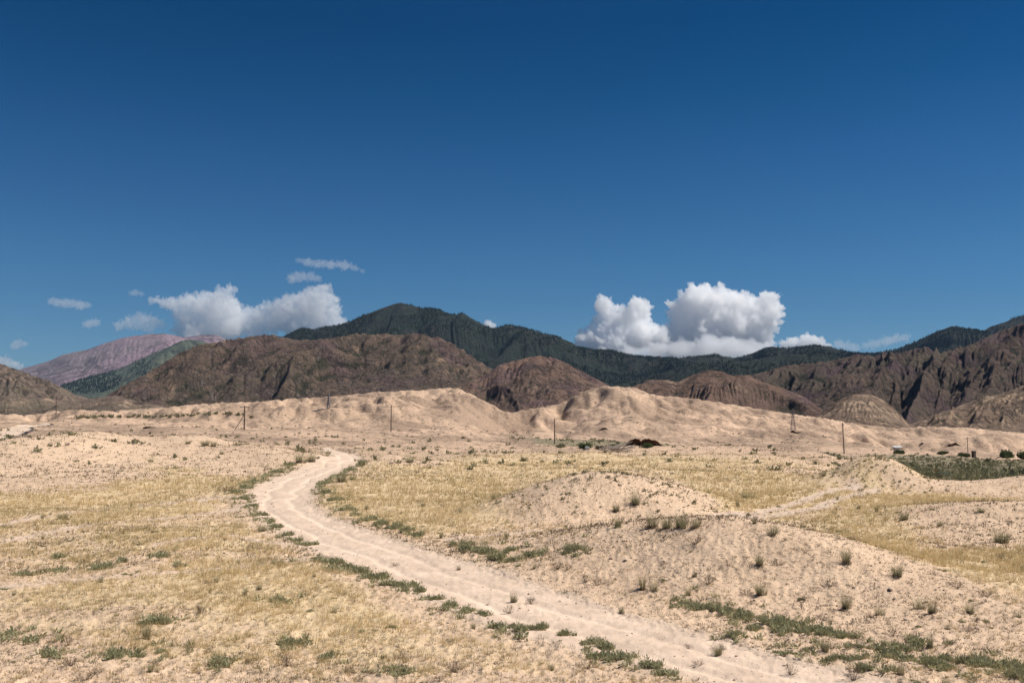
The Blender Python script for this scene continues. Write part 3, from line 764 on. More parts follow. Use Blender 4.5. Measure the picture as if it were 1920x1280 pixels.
def cloud(D, puffs, mat, label, seed, amp=.32, flat=.62, vox=17.0, base=None):
    """puffs: (px, py, radius px); the body is the joined skin of all puffs, billowed by noise at three sizes"""
    rng = np.random.default_rng(seed)
    k = D / F
    sph = []
    extra = []
    for i_, (px, py, r) in enumerate(puffs):      # bridge neighbouring puffs so that the body hangs together
        for (qx, qy, q_) in puffs[i_ + 1:]:
            dd = math.hypot(qx - px, qy - py)
            if dd < (r + q_) * 1.7 and dd > .5 * min(r, q_):
                t_ = rng.uniform(.35, .65)
                extra.append((px + (qx - px) * t_ + rng.normal() * r * .12, py + (qy - py) * t_ + rng.normal() * r * .12, (r + q_) * .5 *  rng.uniform(.65, .95)))
    for px, py, r in list(puffs) + extra:
        x, y, z = at(px, py, D)
        sph.append((x, D + rng.uniform(-.6, .6) * r * k, z, r * k))
        for q in range(9):                       # little bulges around each puff
            th = rng.uniform(0, 2 * math.pi); ph = rng.uniform(-.2, 1.2)
            rr = r * k * rng.uniform(.28, .5)
            sph.append((x + math.cos(th) * math.cos(ph) * r * k * .8, sph[-1][1] if q else D + math.sin(th) * math.cos(ph) * r * k * .8, z + math.sin(ph) * r * k * .72, rr))
    V, Fc = [], []
    tmp = bpy.data.meshes.new("tmp")
    import bmesh
    bm = bmesh.new(); bmesh.ops.create_icosphere(bm, subdivisions=2, radius=1.0); bm.to_mesh(tmp); bm.free()
    nv = len(tmp.vertices); co = np.zeros(nv * 3); tmp.vertices.foreach_get("co", co); co = co.reshape(-1, 3)
    fi = np.array([p.vertices[:] for p in tmp.polygons])
    bpy.data.meshes.remove(tmp)
    for i, (x, y, z, r) in enumerate(sph):
        V.append(co * np.array([r, r * 1.0, r * .92]) + np.array([x, y, z])); Fc.append(fi + i * nv)
    me = mesh_np("raw", np.concatenate(V), np.concatenate(Fc))
    o = bpy.data.objects.new("raw", me); COL.objects.link(o)
    md = o.modifiers.new("r", 'REMESH'); md.mode = 'VOXEL'; md.voxel_size = vox
    dg = bpy.context.evaluated_depsgraph_get()
    me2 = bpy.data.meshes.new_from_object(o.evaluated_get(dg))
    bpy.data.objects.remove(o); bpy.data.meshes.remove(me)
    n = len(me2.vertices)
    c = np.zeros(n * 3); me2.vertices.foreach_get("co", c); c = c.reshape(-1, 3)
    me2.update()
    nr = np.zeros(n * 3); me2.vertices.foreach_get("normal", nr); nr = nr.reshape(-1, 3)
    R = np.mean([s[3] for s in sph]) * 1.8
    d = 0
    for o_, (sc, am) in enumerate(((1.0, 1.0), (.45, .66), (.2, .48), (.09, .32))):
        q = c / (R * sc)
        d = d + am * (np.abs(perlin3(q[:, 0], q[:, 1], q[:, 2], seed + o_ * 5)) * 2.0 - .5)
    c = c + nr * (d * R * amp * 1.35)[:, None]
    if base is not None:
        zb = at(960, base, D)[2]
        c[:, 2] = np.where(c[:, 2] < zb, zb + (c[:, 2] - zb) * .15, c[:, 2])
    me2.vertices.foreach_set("co", c.ravel()); me2.update()
    o = bpy.data.objects.new("raw", me2); COL.objects.link(o)      # join the folds once more into one clean skin
    md = o.modifiers.new("r", 'REMESH'); md.mode = 'VOXEL'; md.voxel_size = vox * .75
    me3 = bpy.data.meshes.new_from_object(o.evaluated_get(bpy.context.evaluated_depsgraph_get()))
    bpy.data.objects.remove(o); bpy.data.meshes.remove(me2); me2 = me3
    me2.name = "cloud"; me2.materials.clear(); me2.materials.append(mat)
    ob = link("cloud", me2)
    tag(ob, label, "cloud")
    return ob

CL = [
 (21000, [(1130, 566, 12), (1128, 578, 13), (1150, 578, 9), (1122, 600, 10), (1140, 608, 14), (1195, 572, 15), (1210, 578, 12), (1182, 590, 16), (1165, 605, 18), (1200, 605, 18), (1160, 628, 26), (1195, 632, 28), (1220, 628, 15), (1240, 640, 14), (1100, 636, 16), (1122, 645, 22), (1240, 622, 10), (1085, 650, 10), (1150, 650, 30), (1090, 628, 8), (1132, 622, 10)],
   M_cloud_d, "bright white cumulus with two curled towers above the dark ridge", 5, .30, 668, 15),
 (21500, [(1300, 552, 17), (1325, 550, 18), (1348, 555, 18), (1320, 580, 32), (1282, 582, 18), (1300, 610, 36), (1258, 588, 9), (1268, 575, 14), (1380, 580, 28), (1395, 570, 16), (1370, 610, 34), (1410, 605, 30), (1425, 575, 16), (1442, 565, 16), (1452, 580, 14), (1435, 600, 20), (1340, 640, 34), (1290, 645, 30), (1400, 640, 30), (1262, 640, 20), (1235, 650, 20), (1430, 635, 18), (1455, 600, 9)],
   M_cloud_d, "largest white cumulus, with tall heaped towers, right of centre", 9, .28, 672, 15),
 (19500, [(1180, 665, 20), (1230, 660, 20), (1280, 655, 20), (1330, 650, 24), (1370, 652, 22), (1410, 654, 20), (1440, 655, 16), (1130, 666, 16), (1310, 668, 25), (1400, 668, 22), (1460, 660, 10)],
   M_cloud_m, "low grey cloud bank in front of the tallest cumulus", 13, .25, 680, 16),
 (20500, [(415, 556, 15), (427, 546, 9), (400, 566, 18), (385, 560, 12), (360, 566, 15), (338, 572, 14), (312, 570, 10), (292, 564, 7), (430, 580, 18), (395, 590, 24), (355, 600, 20), (452, 594, 18), (400, 622, 24), (440, 616, 24), (370, 628, 22), (336, 618, 14),
           (478, 600, 18), (500, 584, 16), (522, 574, 16), (545, 566, 16), (575, 556, 16), (600, 546, 13), (612, 540, 8), (618, 562, 14), (590, 575, 22), (560, 590, 24), (520, 602, 22), (625, 585, 11), (612, 600, 14), (480, 622, 20), (590, 608, 20), (630, 606, 14), (645, 604, 8), (555, 615, 18)],
   M_cloud_m, "wide soft white cloud bank behind the left end of the dark peak", 17, .34, 640, 16),
 (20500, [(262, 598, 13), (285, 604, 12), (240, 606, 12), (300, 608, 10), (225, 612, 9), (275, 615, 12)], M_cloud_t, "small ragged cloud just above the purple mountain", 21, .4, 622, 13),
 (20500, [(105, 567, 9), (125, 569, 10), (148, 572, 9), (165, 574, 6), (95, 566, 6)], M_cloud_t, "thin flat cloud strip at the upper left, alone in the blue", 25, .4, 582, 9),
 (20500, [(170, 608, 9), (182, 606, 7), (160, 609, 6)], M_cloud_t, "small puff of cloud above the left end of the purple mountain", 29, .4, 618, 8),
 (20500, [(255, 549, 7), (246, 550, 5), (265, 551, 5)], M_cloud_t, "tiny cloud puff left of the wide cloud bank", 33, .4, 558, 7),
 (20500, [(35, 645, 9), (26, 648, 8), (44, 646, 6)], M_cloud_t, "small round cloud puff low at the left edge", 37, .4, 656, 8),
 (20500, [(5, 678, 10), (20, 683, 9), (34, 688, 7), (-12, 678, 12)], M_cloud_m, "cloud rising behind the brown hill at the left edge", 41, .4, 695, 9),
 (20500, [(575, 491, 8), (595, 495, 9), (620, 497, 9), (645, 497, 10), (665, 503, 6), (560, 489, 5), (680, 509, 4)], M_cloud_t, "highest cloud, a thin wind-drawn streak above the dark peak", 45, .4, 515, 9),
 (20500, [(560, 520, 11), (578, 518, 9), (545, 524, 8), (598, 523, 6)], M_cloud_t, "small cloud tuft between the highest streak and the wide cloud bank", 49, .4, 533, 9),
 (20500, [(915, 607, 7), (922, 612, 8), (908, 612, 5)], M_cloud_d, "tiny bright cloud tip in the notch right of the dark peak", 53, .3, 630, 7),
 (20500, [(1490, 642, 12), (1510, 639, 12), (1530, 641, 11), (1470, 648, 9), (1550, 650, 8), (1505, 650, 12)], M_cloud_d, "low white cloud right of the big cumulus, behind the green ridge", 57, .32, 665, 9),
 (20500, [(1570, 646, 9), (1585, 650, 9), (1605, 652, 8), (1595, 660, 6)], M_cloud_t, "faint cloud remnant over the green ridge on the right", 61, .4, 668, 9),
 (20500, [(1640, 644, 9), (1660, 640, 10), (1680, 636, 9), (1698, 633, 7), (1625, 648, 7)], M_cloud_t, "faint hazy cloud left of the green dome on the right", 65, .4, 655, 9),
]
for D, puffs, mat, label, seed, amp, base, vx in CL:
    cloud(D, puffs, mat, label, seed, amp, base=base, vox=vx * D / 20000 * .55 if vx > 12 else vx * .8)

# ------------------------------------------------------------------ plants and litter that nobody could count
def plant_material(name, c0, c1, base=(.12, .09, .06), transl=.3):
    m = bpy.data.materials.new(name); m.use_nodes = True
    n, l = m.node_tree.nodes, m.node_tree.links
    n.clear()
    out = n.new("ShaderNodeOutputMaterial")
    at_ = n.new("ShaderNodeAttribute"); at_.attribute_name = "tone"
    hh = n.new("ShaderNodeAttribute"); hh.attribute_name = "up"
    oi = n.new("ShaderNodeObjectInfo")
    ad = n.new("ShaderNodeMath"); ad.operation = 'MULTIPLY_ADD'; ad.inputs[1].default_value = .35
    l.new(oi.outputs["Random"], ad.inputs[0]); l.new(at_.outputs["Fac"], ad.inputs[2])
    sb = n.new("ShaderNodeMath"); sb.operation = 'SUBTRACT'; sb.inputs[1].default_value = .17; sb.use_clamp = True
    l.new(ad.outputs[0], sb.inputs[0])
    m1 = n.new("ShaderNodeMixRGB"); m1.inputs[1].default_value = (*c0, 1); m1.inputs[2].default_value = (*c1, 1)
    l.new(sb.outputs[0], m1.inputs[0])
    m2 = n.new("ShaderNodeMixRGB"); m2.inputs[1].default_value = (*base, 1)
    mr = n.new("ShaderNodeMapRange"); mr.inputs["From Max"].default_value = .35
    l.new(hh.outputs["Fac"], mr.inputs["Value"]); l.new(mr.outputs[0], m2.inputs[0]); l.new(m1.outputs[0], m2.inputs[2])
    d = n.new("ShaderNodeBsdfDiffuse"); t = n.new("ShaderNodeBsdfTranslucent"); mx = n.new("ShaderNodeMixShader")
    mx.inputs[0].default_value = transl
    l.new(m2.outputs[0], d.inputs[0]); l.new(m2.outputs[0], t.inputs[0])
    l.new(d.outputs[0], mx.inputs[1]); l.new(t.outputs[0], mx.inputs[2]); l.new(mx.outputs[0], out.inputs["Surface"])
    return m

M_straw = plant_material("straw", (.50, .395, .205), (.84, .665, .39), (.50, .385, .225), .35)
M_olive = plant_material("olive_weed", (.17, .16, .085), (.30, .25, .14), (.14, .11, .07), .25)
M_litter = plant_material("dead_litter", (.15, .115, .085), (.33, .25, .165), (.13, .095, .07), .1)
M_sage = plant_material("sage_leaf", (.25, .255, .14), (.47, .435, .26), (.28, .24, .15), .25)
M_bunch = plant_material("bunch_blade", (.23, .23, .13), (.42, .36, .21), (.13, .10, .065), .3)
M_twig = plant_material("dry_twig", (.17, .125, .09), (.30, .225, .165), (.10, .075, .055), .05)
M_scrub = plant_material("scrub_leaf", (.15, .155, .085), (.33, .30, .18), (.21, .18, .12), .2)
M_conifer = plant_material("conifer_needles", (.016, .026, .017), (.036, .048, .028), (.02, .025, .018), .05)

def blades(x, y, z, h, spread, nb, w, rng, lean=.5, curl=.25, two=False):
    """tufts of blades: arrays of tuft positions, heights, spreads; returns verts, quads, tone, up"""
    N = len(x); M = N * nb
    i = np.repeat(np.arange(N), nb)
    az = rng.random(M) * 2 * math.pi
    r0 = np.sqrt(rng.random(M)) * spread[i] * .55
    bx = x[i] + np.cos(az) * r0; by = y[i] + np.sin(az) * r0; bz = z[i] - .01
    az2 = az + rng.normal(0, .7, M)
    L_ = h[i] * rng.uniform(.5, 1.1, M)
    ln = lean * rng.uniform(.1, 1.3, M)
    tx = bx + np.cos(az2) * L_ * np.sin(ln); ty = by + np.sin(az2) * L_ * np.sin(ln); tz = bz + L_ * np.cos(ln)
    fa = rng.random(M) * math.pi
    wx = np.cos(fa) * w[i] * .5; wy = np.sin(fa) * w[i] * .5
    tone = np.clip((rng.normal(.5, .20, N) + (fbm(x * .13, y * .13, 3, seed=88) * 1.0 if N > 1000 else 0))[i] + rng.normal(0, .16, M), 0, 1)
    if not two:
        V = np.stack([np.stack([bx - wx, by - wy, bz], -1), np.stack([bx + wx, by + wy, bz], -1),
                      np.stack([tx + wx * .25, ty + wy * .25, tz], -1), np.stack([tx - wx * .25, ty - wy * .25, tz], -1)], 1)
        Q = (np.arange(M)[:, None] * 4 + np.arange(4)[None, :])
        up = np.tile(np.array([0, 0, 1, 1.0]), (M, 1))
        return V.reshape(-1, 3), Q, np.repeat(tone, 4), up.ravel()
    mx_ = (bx + tx) / 2; my_ = (by + ty) / 2; mz = (bz + tz) / 2
    tx = tx + np.cos(az2) * L_ * curl * np.sin(ln + .3); ty = ty + np.sin(az2) * L_ * curl * np.sin(ln + .3); tz = tz - L_ * curl * .35 * np.sin(ln)
    V = np.stack([np.stack([bx - wx, by - wy, bz], -1), np.stack([bx + wx, by + wy, bz], -1),
                  np.stack([mx_ + wx * .8, my_ + wy * .8, mz], -1), np.stack([mx_ - wx * .8, my_ - wy * .8, mz], -1),
                  np.stack([tx + wx * .15, ty + wy * .15, tz], -1), np.stack([tx - wx * .15, ty - wy * .15, tz], -1)], 1)
    q = np.arange(M)[:, None] * 6
    Q = np.concatenate([q + np.array([0, 1, 2, 3]), q + np.array([3, 2, 4, 5])])
    up = np.tile(np.array([0, 0, .5, .5, 1, 1.0]), (M, 1))
    return V.reshape(-1, 3), Q, np.repeat(tone, 6), up.ravel()

def leaves(x, y, z, r, hgt, nl, size, rng, dome=True):
    """bushy clumps: leaf-sized faces spread through a low dome with an uneven outline"""
    N = len(x); M = N * nl
    i = np.repeat(np.arange(N), nl)
    az = rng.random(M) * 2 * math.pi
    el = np.arccos(rng.random(M) ** .8)
    ph = rng.random(N)[i] * 6.28
    wob = 1 + .22 * np.sin(az * 3 + ph) + .16 * np.sin(az * 5 + ph * 2.3)
    rad = rng.random(M) ** .45 * wob
    cx = x[i] + np.cos(az) * np.sin(el) * rad * r[i]; cy = y[i] + np.sin(az) * np.sin(el) * rad * r[i]; cz = z[i] + np.cos(el) * rad * hgt[i]
    s = size[i] * rng.uniform(.6, 1.4, M)
    d = np.stack([np.cos(az) * np.sin(el) + rng.normal(0, .5, M), np.sin(az) * np.sin(el) + rng.normal(0, .5, M), np.cos(el) + .5 + rng.normal(0, .35, M)], -1)
    d /= np.linalg.norm(d, axis=1)[:, None]
    q = np.cross(d, rng.normal(size=(M, 3))); q /= np.linalg.norm(q, axis=1)[:, None] + 1e-9
    c = np.stack([cx, cy, cz], -1); s = s[:, None]
    V = np.stack([c - q * s * .35 - d * s * .5, c + q * s * .35 - d * s * .5, c + q * s * .2 + d * s * .9, c - q * s * .2 + d * s * .9], 1)
    tone = np.clip(rng.normal(.5, .2, N)[i] + rng.normal(0, .2, M), 0, 1)
    return V.reshape(-1, 3), np.arange(M)[:, None] * 4 + np.arange(4)[None, :], np.repeat(tone, 4), np.repeat(np.clip(rad, 0, 1), 4)

def scatter(n, y0, y1, rng, amax=.68, power=0.0):
    """random spots of land in front of the camera and a little to both sides"""
    t = rng.random(n)
    Y = np.exp(math.log(y0) + t * (math.log(y1) - math.log(y0)))
    a = rng.uniform(-1, 1, n) * (amax + 6.5 / Y)
    return a * Y, Y

def stuff(name, parts, mat, label=None):
    off = 0; VV, QQ, TT, UU = [], [], [], []
    for V, Q, t, u in parts:
        VV.append(V); QQ.append(Q + off); TT.append(t); UU.append(u); off += len(V)
    o = link(name, mesh_np(name, np.concatenate(VV), np.concatenate(QQ), [mat], False, {"tone": np.concatenate(TT), "up": np.concatenate(UU)}))
    tag(o, label, name.replace("_", " "), kind="stuff")
    return o

ORD = ["nearest", "second", "third", "fourth", "fifth", "sixth", "seventh", "eighth", "ninth", "tenth", "eleventh", "twelfth", "thirteenth", "fourteenth", "fifteenth", "sixteenth", "seventeenth", "eighteenth", "nineteenth"]
STRIPS = [  # each runs from its nearest plant to its farthest
 ("in the row left of the track, below the bend", "sage in a row below the bend, left of the track",
  [(580, 1022, 34), (560, 1014, 30), (542, 1004, 30), (522, 990, 28), (504, 978, 26), (490, 966, 24), (474, 950, 26), (456, 936, 26), (444, 924, 22)]),
 ("in the row outside the bend of the track", "sage by the outside of the bend",
  [(462, 914, 26), (478, 903, 22), (500, 893, 22), (520, 886, 20), (545, 872, 18), (614, 850, 14)]),
 ("in the row between track bend and meadow", "sage along the inner edge of the bend",
  [(784, 1004, 32), (762, 996, 26), (740, 990, 30), (716, 984, 30), (692, 976, 28), (668, 966, 26), (648, 957, 24), (628, 938, 26), (610, 924, 22), (606, 908, 20), (655, 882, 22), (680, 868, 20)]),
 ("in the row between track and near yellow grass", "sage along the near left edge of the track",
  [(905, 1152, 30), (876, 1146, 40), (845, 1134, 38), (815, 1122, 36), (788, 1110, 36), (762, 1100, 40), (735, 1096, 34), (706, 1082, 44), (678, 1074, 36), (652, 1064, 36), (628, 1056, 34), (606, 1050, 34)]),
 ("in the patch between track and foreground mound", "sage left of the foreground mound",
  [(962, 1050, 30), (935, 1048, 46), (1000, 1042, 34), (910, 1036, 40), (884, 1030, 38), (960, 1034, 40), (862, 1024, 34), (1082, 1030, 34), (1062, 1038, 30)]),
 ("in the row at the foreground mound's foot", "sage at the foot of the foreground mound",
  [(1582, 1192, 48), (1550, 1190, 44), (1525, 1184, 36), (1468, 1182, 32), (1490, 1174, 36), (1440, 1170, 44), (1460, 1164, 40), (1415, 1178, 42), (1398, 1156, 40), (1366, 1150, 38), (1338, 1144, 38), (1305, 1138, 36), (1284, 1132, 28)]),
 ("in the bottom row left of the track", "sage at the bottom, left of the track",
  [(1245, 1262, 46), (1216, 1250, 50), (1178, 1236, 44), (1150, 1236, 46), (1122, 1232, 44), (1138, 1216, 50), (1112, 1206, 40), (1060, 1190, 36), (1012, 1178, 40), (980, 1182, 46), (946, 1174, 40)]),
 ("on the open sand right of the track", "sage on the open sand at the bottom right",
  [(1630, 1256, 42), (1588, 1236, 36), (1608, 1238, 28), (1560, 1234, 32), (1690, 1234, 34), (1600, 1216, 28), (1655, 1222, 28), (1682, 1212, 30), (1740, 1240, 44), (1375, 1196, 26), (1515, 1218, 22), (1720, 1208, 40), (1480, 1226, 24)]),
 ("in the mat at the lower right edge", "sage mat at the lower right edge",
  [(1900, 1256, 48), (1872, 1250, 50), (1840, 1248, 52), (1812, 1240, 46), (1788, 1236, 44), (1766, 1250, 40), (1905, 1275, 40)]),
 ("in the sparse grass at the lower left", "sage scattered at the lower left",
  [(210, 1232, 48), (262, 1228, 26), (302, 1220, 30), (410, 1246, 46), (96, 1228, 26), (300, 1168, 52), (60, 1200, 22), (545, 1208, 40), (610, 1232, 40), (740, 1260, 36), (30, 1190, 24)]),
 ("in the dry grass at the middle left", "sage scattered at the middle left",
  [(190, 1064, 36), (45, 1078, 34), (110, 1072, 24), (308, 1044, 34), (108, 1046, 26), (340, 1062, 24), (625, 1068, 20), (232, 1052, 24), (520, 1128, 22), (520, 1056, 26), (0, 990, 24)]),
]
rg = np.random.default_rng(101)
def dry_grass():
    parts = []
    for n, y0, y1, nb, w0, h0 in ((34000, 15, 34, 15, .007, .20), (46000, 34, 62, 9, .012, .24), (52000, 62, 150, 6, .028, .30)):
        x, Y = scatter(n, y0, y1, rg)
        g, b, gr, rut, rd = masks(x, Y)
        g = g * np.clip(1.0 + fbm(x * .5, Y * .5, 3, seed=66) * 1.5 + fbm(x * 2, Y * 2, 2, seed=67) * .8, 0, 1.6)
        keep = (rg.random(n) < (g - .12) * 1.25 + .04) & (rd < -.15)
        x, Y, g = x[keep], Y[keep], g[keep]
        z = ground_z(x, Y)
        h = h0 * (.4 + .65 * np.clip(g, 0, 1.2)) * rg.uniform(.6, 1.3, len(x))
        parts.append(blades(x, Y, z, h, h * .7, nb, np.full(len(x), w0) * rg.uniform(.7, 1.3, len(x)), rg, .55))
    stuff("dry_grass", parts, M_straw, "dry yellow grass growing over the sandy plain on both sides of the track")
dry_grass()

def weeds():
    parts = []
    for n, y0, y1, nb, w0, h0 in ((25000, 15, 40, 14, .010, .12), (20000, 40, 80, 8, .020, .18), (18000, 80, 180, 6, .05, .30)):
        x, Y = scatter(n, y0, y1, rg)
        g, b, gr, rut, rd = masks(x, Y)
        p = .35 * (.25 + .75 * smooth(-.1, .4, fbm(x * .22, Y * .22, 3, seed=61))) * (1 - .75 * b) + .7 * np.clip(gr, 0, 1)
        keep = (rg.random(n) < p) & (rd < -.25)
        x, Y = x[keep], Y[keep]
        z = ground_z(x, Y)
        h = h0 * rg.uniform(.5, 1.4, len(x))
        parts.append(blades(x, Y, z, h, h * 1.3, nb, np.full(len(x), w0), rg, .8))
    stuff("weeds", parts, M_olive, "grey-green weeds dotted through the dry grass")
weeds()

def low_growth():
    """thin green growth that joins the sage along the verges"""
    r_ = np.random.default_rng(55)
    X_, Y_, S_ = [], [], []
    for (w_, g_, pts) in STRIPS:
        wide = 'sparse' in w_ or 'dry grass' in w_ or 'open' in w_
        for (p, q) in zip(pts[:-1], pts[1:]):
            if math.hypot(p[0] - q[0], p[1] - q[1]) > 60 or wide: continue
            a0 = hit(p[0], p[1]); a1 = hit(q[0], q[1])
            n = int(math.hypot(a0[0] - a1[0], a0[1] - a1[1]) * 5) + 2
            t = r_.random(n); j = r_.normal(0, .30 + .003 * a0[1], (n, 2))
            X_.append(a0[0] + (a1[0] - a0[0]) * t + j[:, 0]); Y_.append(a0[1] + (a1[1] - a0[1]) * t + j[:, 1] * 1.8)
        for p in pts:
            a0 = hit(p[0], p[1]); n = 14
            j = r_.normal(0, .3, (n, 2)); X_.append(a0[0] + j[:, 0]); Y_.append(a0[1] + j[:, 1])
    x = np.concatenate(X_); Y = np.concatenate(Y_)
    ok = (road_d(x, Y) < -.02 + .12 * r_.random(len(x))) & (fbm(x * .9, Y * .9, 3, seed=58) > -.12); x, Y = x[ok], Y[ok]
    z = ground_z(x, Y); r = r_.uniform(.05, .15, len(x)) * (1 + Y / 90)
    a = leaves(x, Y, z, r, r * .7, 18, r * .33, r_); b = blades(x, Y, z, r * 1.3, r, 10, r * .09, r_, .8)
    stuff("low_green_growth", [a, b], M_sage, "thin green growth joining the sage rows along the verges")

def litter():
    parts = []
    for n, y0, y1, nb, w0, h0 in ((95000, 15, 36, 7, .016, .055), (75000, 36, 80, 5, .036, .09), (45000, 80, 190, 4, .08, .15)):
        x, Y = scatter(n, y0, y1, rg)
        g, b, gr, rut, rd = masks(x, Y)
        p = (.5 + .5 * b) * (.3 + .7 * smooth(-.25, .35, fbm(x * .4, Y * .4, 3, seed=64))) * (1 - .8 * rut)
        keep = (rg.random(n) < p) & (rd < -.3)
        x, Y = x[keep], Y[keep]
        z = ground_z(x, Y)
        h = h0 * rg.uniform(.5, 1.6, len(x))
        parts.append(blades(x, Y, z, h, h * 1.6, nb, np.full(len(x), w0), rg, 1.2))
    stuff("dead_stubble", parts, M_litter, "dead brown stubble and litter speckling the bare sand")
litter()
low_growth()

def scrub():
    parts = []
    # dots of brush on the slopes beyond the plain
    x, Y = scatter(26000, 95, 1100, rg, .66)
    g, b, gr, rut, rd = masks(x, Y)
    u, v = uv(x, Y)
    p = .10 + .55 * smooth(.0, .45, fbm(x * .03, Y * .03, 3, seed=81)) + .9 * gr
    p = np.minimum(p, .45) * (.4 + .6 * smooth(95, 180, Y)) * (1 - smooth(500, 1100, Y) * .5)
    keep = (rg.random(len(x)) < p * .62) & (rd < -.6)
    x, Y, gr = x[keep], Y[keep], gr[keep]
    z = ground_z(x, Y)
    r = rg.uniform(.18, .5, len(x)) * (1 + .7 * smooth(250, 900, Y)) * (1 + .9 * gr)
    parts.append(leaves(x, Y, z, r, r * .8, 16, r * .55, rg))
    # the far pale mound and the middle mound are dotted all over
    x = np.concatenate([rg.normal((1630 - 960) / F * 84, 2.6, 170), rg.normal((1150 - 960) / F * 58, 3.4, 150)]); Y = np.concatenate([rg.normal(81, 2.6, 170), rg.normal(55, 3.2, 150)])
    z = ground_z(x, Y); r = rg.uniform(.07, .17, len(x))
    parts.append(leaves(x, Y, z, r, r * .9, 22, r * .4, rg))
    # the thicket on the valley floor
    x, Y = scatter(12000, 100, 430, rg, .66)
    g, b, gr, rut, rd = masks(x, Y)
    keep = (rg.random(len(x)) < gr * (.06 + .42 * smooth(-.1, .4, fbm(x * .05, Y * .05, 3, seed=84))))
    x, Y = x[keep], Y[keep]
    z = ground_z(x, Y)
    r = rg.uniform(.3, .9, len(x)) * (.8 + .6 * smooth(0, .5, fbm(x * .03, Y * .03, 2, seed=85)))
    parts.append(leaves(x, Y, z, r, r * .75, 16, r * .5, rg))
    x, Y = scatter(60000, 95, 430, rg, .66)
    g, b, gr, rut, rd = masks(x, Y)
    keep = rg.random(len(x)) < gr * .9
    x, Y = x[keep], Y[keep]; z = ground_z(x, Y); h = rg.uniform(.15, .5, len(x))
    stuff("valley_grass", [blades(x, Y, z, h, h * 1.6, 8, np.full(len(x), .09), rg, .8)], plant_material("valley_blade", (.30, .27, .17), (.47, .40, .26), (.30, .25, .17), .3), "grey-green grass between the bushes of the valley floor")
    stuff("scrub", parts, M_scrub, "dark green scrub covering the valley floor and dotting the pale slopes")
scrub()

def brush_row():
    r_ = np.random.default_rng(31)
    X_, Y_ = [], []
    for q in range(64):
        px = 150 + q * 5 + r_.normal(0, 4); py = np.interp(px, [150, 300, 380, 420, 470], [784, 782, 778, 776, 780]) + r_.normal(0, 1.2)
        x, Y, z = hit(px, py, 200.)
        X_.append(x); Y_.append(Y)
    x = np.array(X_); Y = np.array(Y_); r = r_.uniform(.5, 1.1, len(x))
    stuff("bush_line", [leaves(x, Y, ground_z(x, Y), r, r * 1.2, 30, r * .5, r_)], M_scrub, "line of dark brush along the pale slope at the left")
brush_row()

def pebbles():
    import bmesh
    me = bpy.data.meshes.new("t"); bm = bmesh.new(); bmesh.ops.create_icosphere(bm, subdivisions=1, radius=1.0); bm.to_mesh(me); bm.free()
    co = np.zeros(len(me.vertices) * 3); me.vertices.foreach_get("co", co); co = co.reshape(-1, 3)
    fi = np.array([p.vertices[:] for p in me.polygons]); bpy.data.meshes.remove(me)
    x1, Y1 = scatter(9000, 17, 45, rg); x2, Y2 = scatter(7000, 45, 110, rg)
    x = np.concatenate([x1, x2]); Y = np.concatenate([Y1, Y2])
    g, b, gr, rut, rd = masks(x, Y)
    keep = rg.random(len(x)) < (.25 + .6 * b) * (rd < 0) + .34 * (rd > 0)
    x, Y = x[keep], Y[keep]; z = ground_z(x, Y)
    N = len(x)
    s = np.exp(rg.normal(math.log(.016), .5, N)) * (1 + smooth(30, 110, Y) * 2.6)
    V = co[None] * (1 + rg.normal(0, .16, (N, len(co), 1))) * s[:, None, None] * np.array([1.2, 1, .7])
    an = rg.random(N) * 6.28
    vx = V[..., 0] * np.cos(an)[:, None] - V[..., 1] * np.sin(an)[:, None]; vy = V[..., 0] * np.sin(an)[:, None] + V[..., 1] * np.cos(an)[:, None]
    V = np.stack([vx + x[:, None], vy + Y[:, None], V[..., 2] + (z + s * .2)[:, None]], -1)
    Fc = (fi[None] + (np.arange(N) * len(co))[:, None, None]).reshape(-1, 3)
    g_ = NG("pebble_stone", .9, .2)
    g_.color(g_.mix(g_.ramp(g_.noise(3.0, 3), .35, .65), (.30, .22, .17), (.58, .46, .36)))
    o = link("pebbles", mesh_np("pebbles", V.reshape(-1, 3), Fc, [g_.m], False))
    tag(o, "small pebbles and clods lying on the sand", "pebbles", kind="stuff")
pebbles()

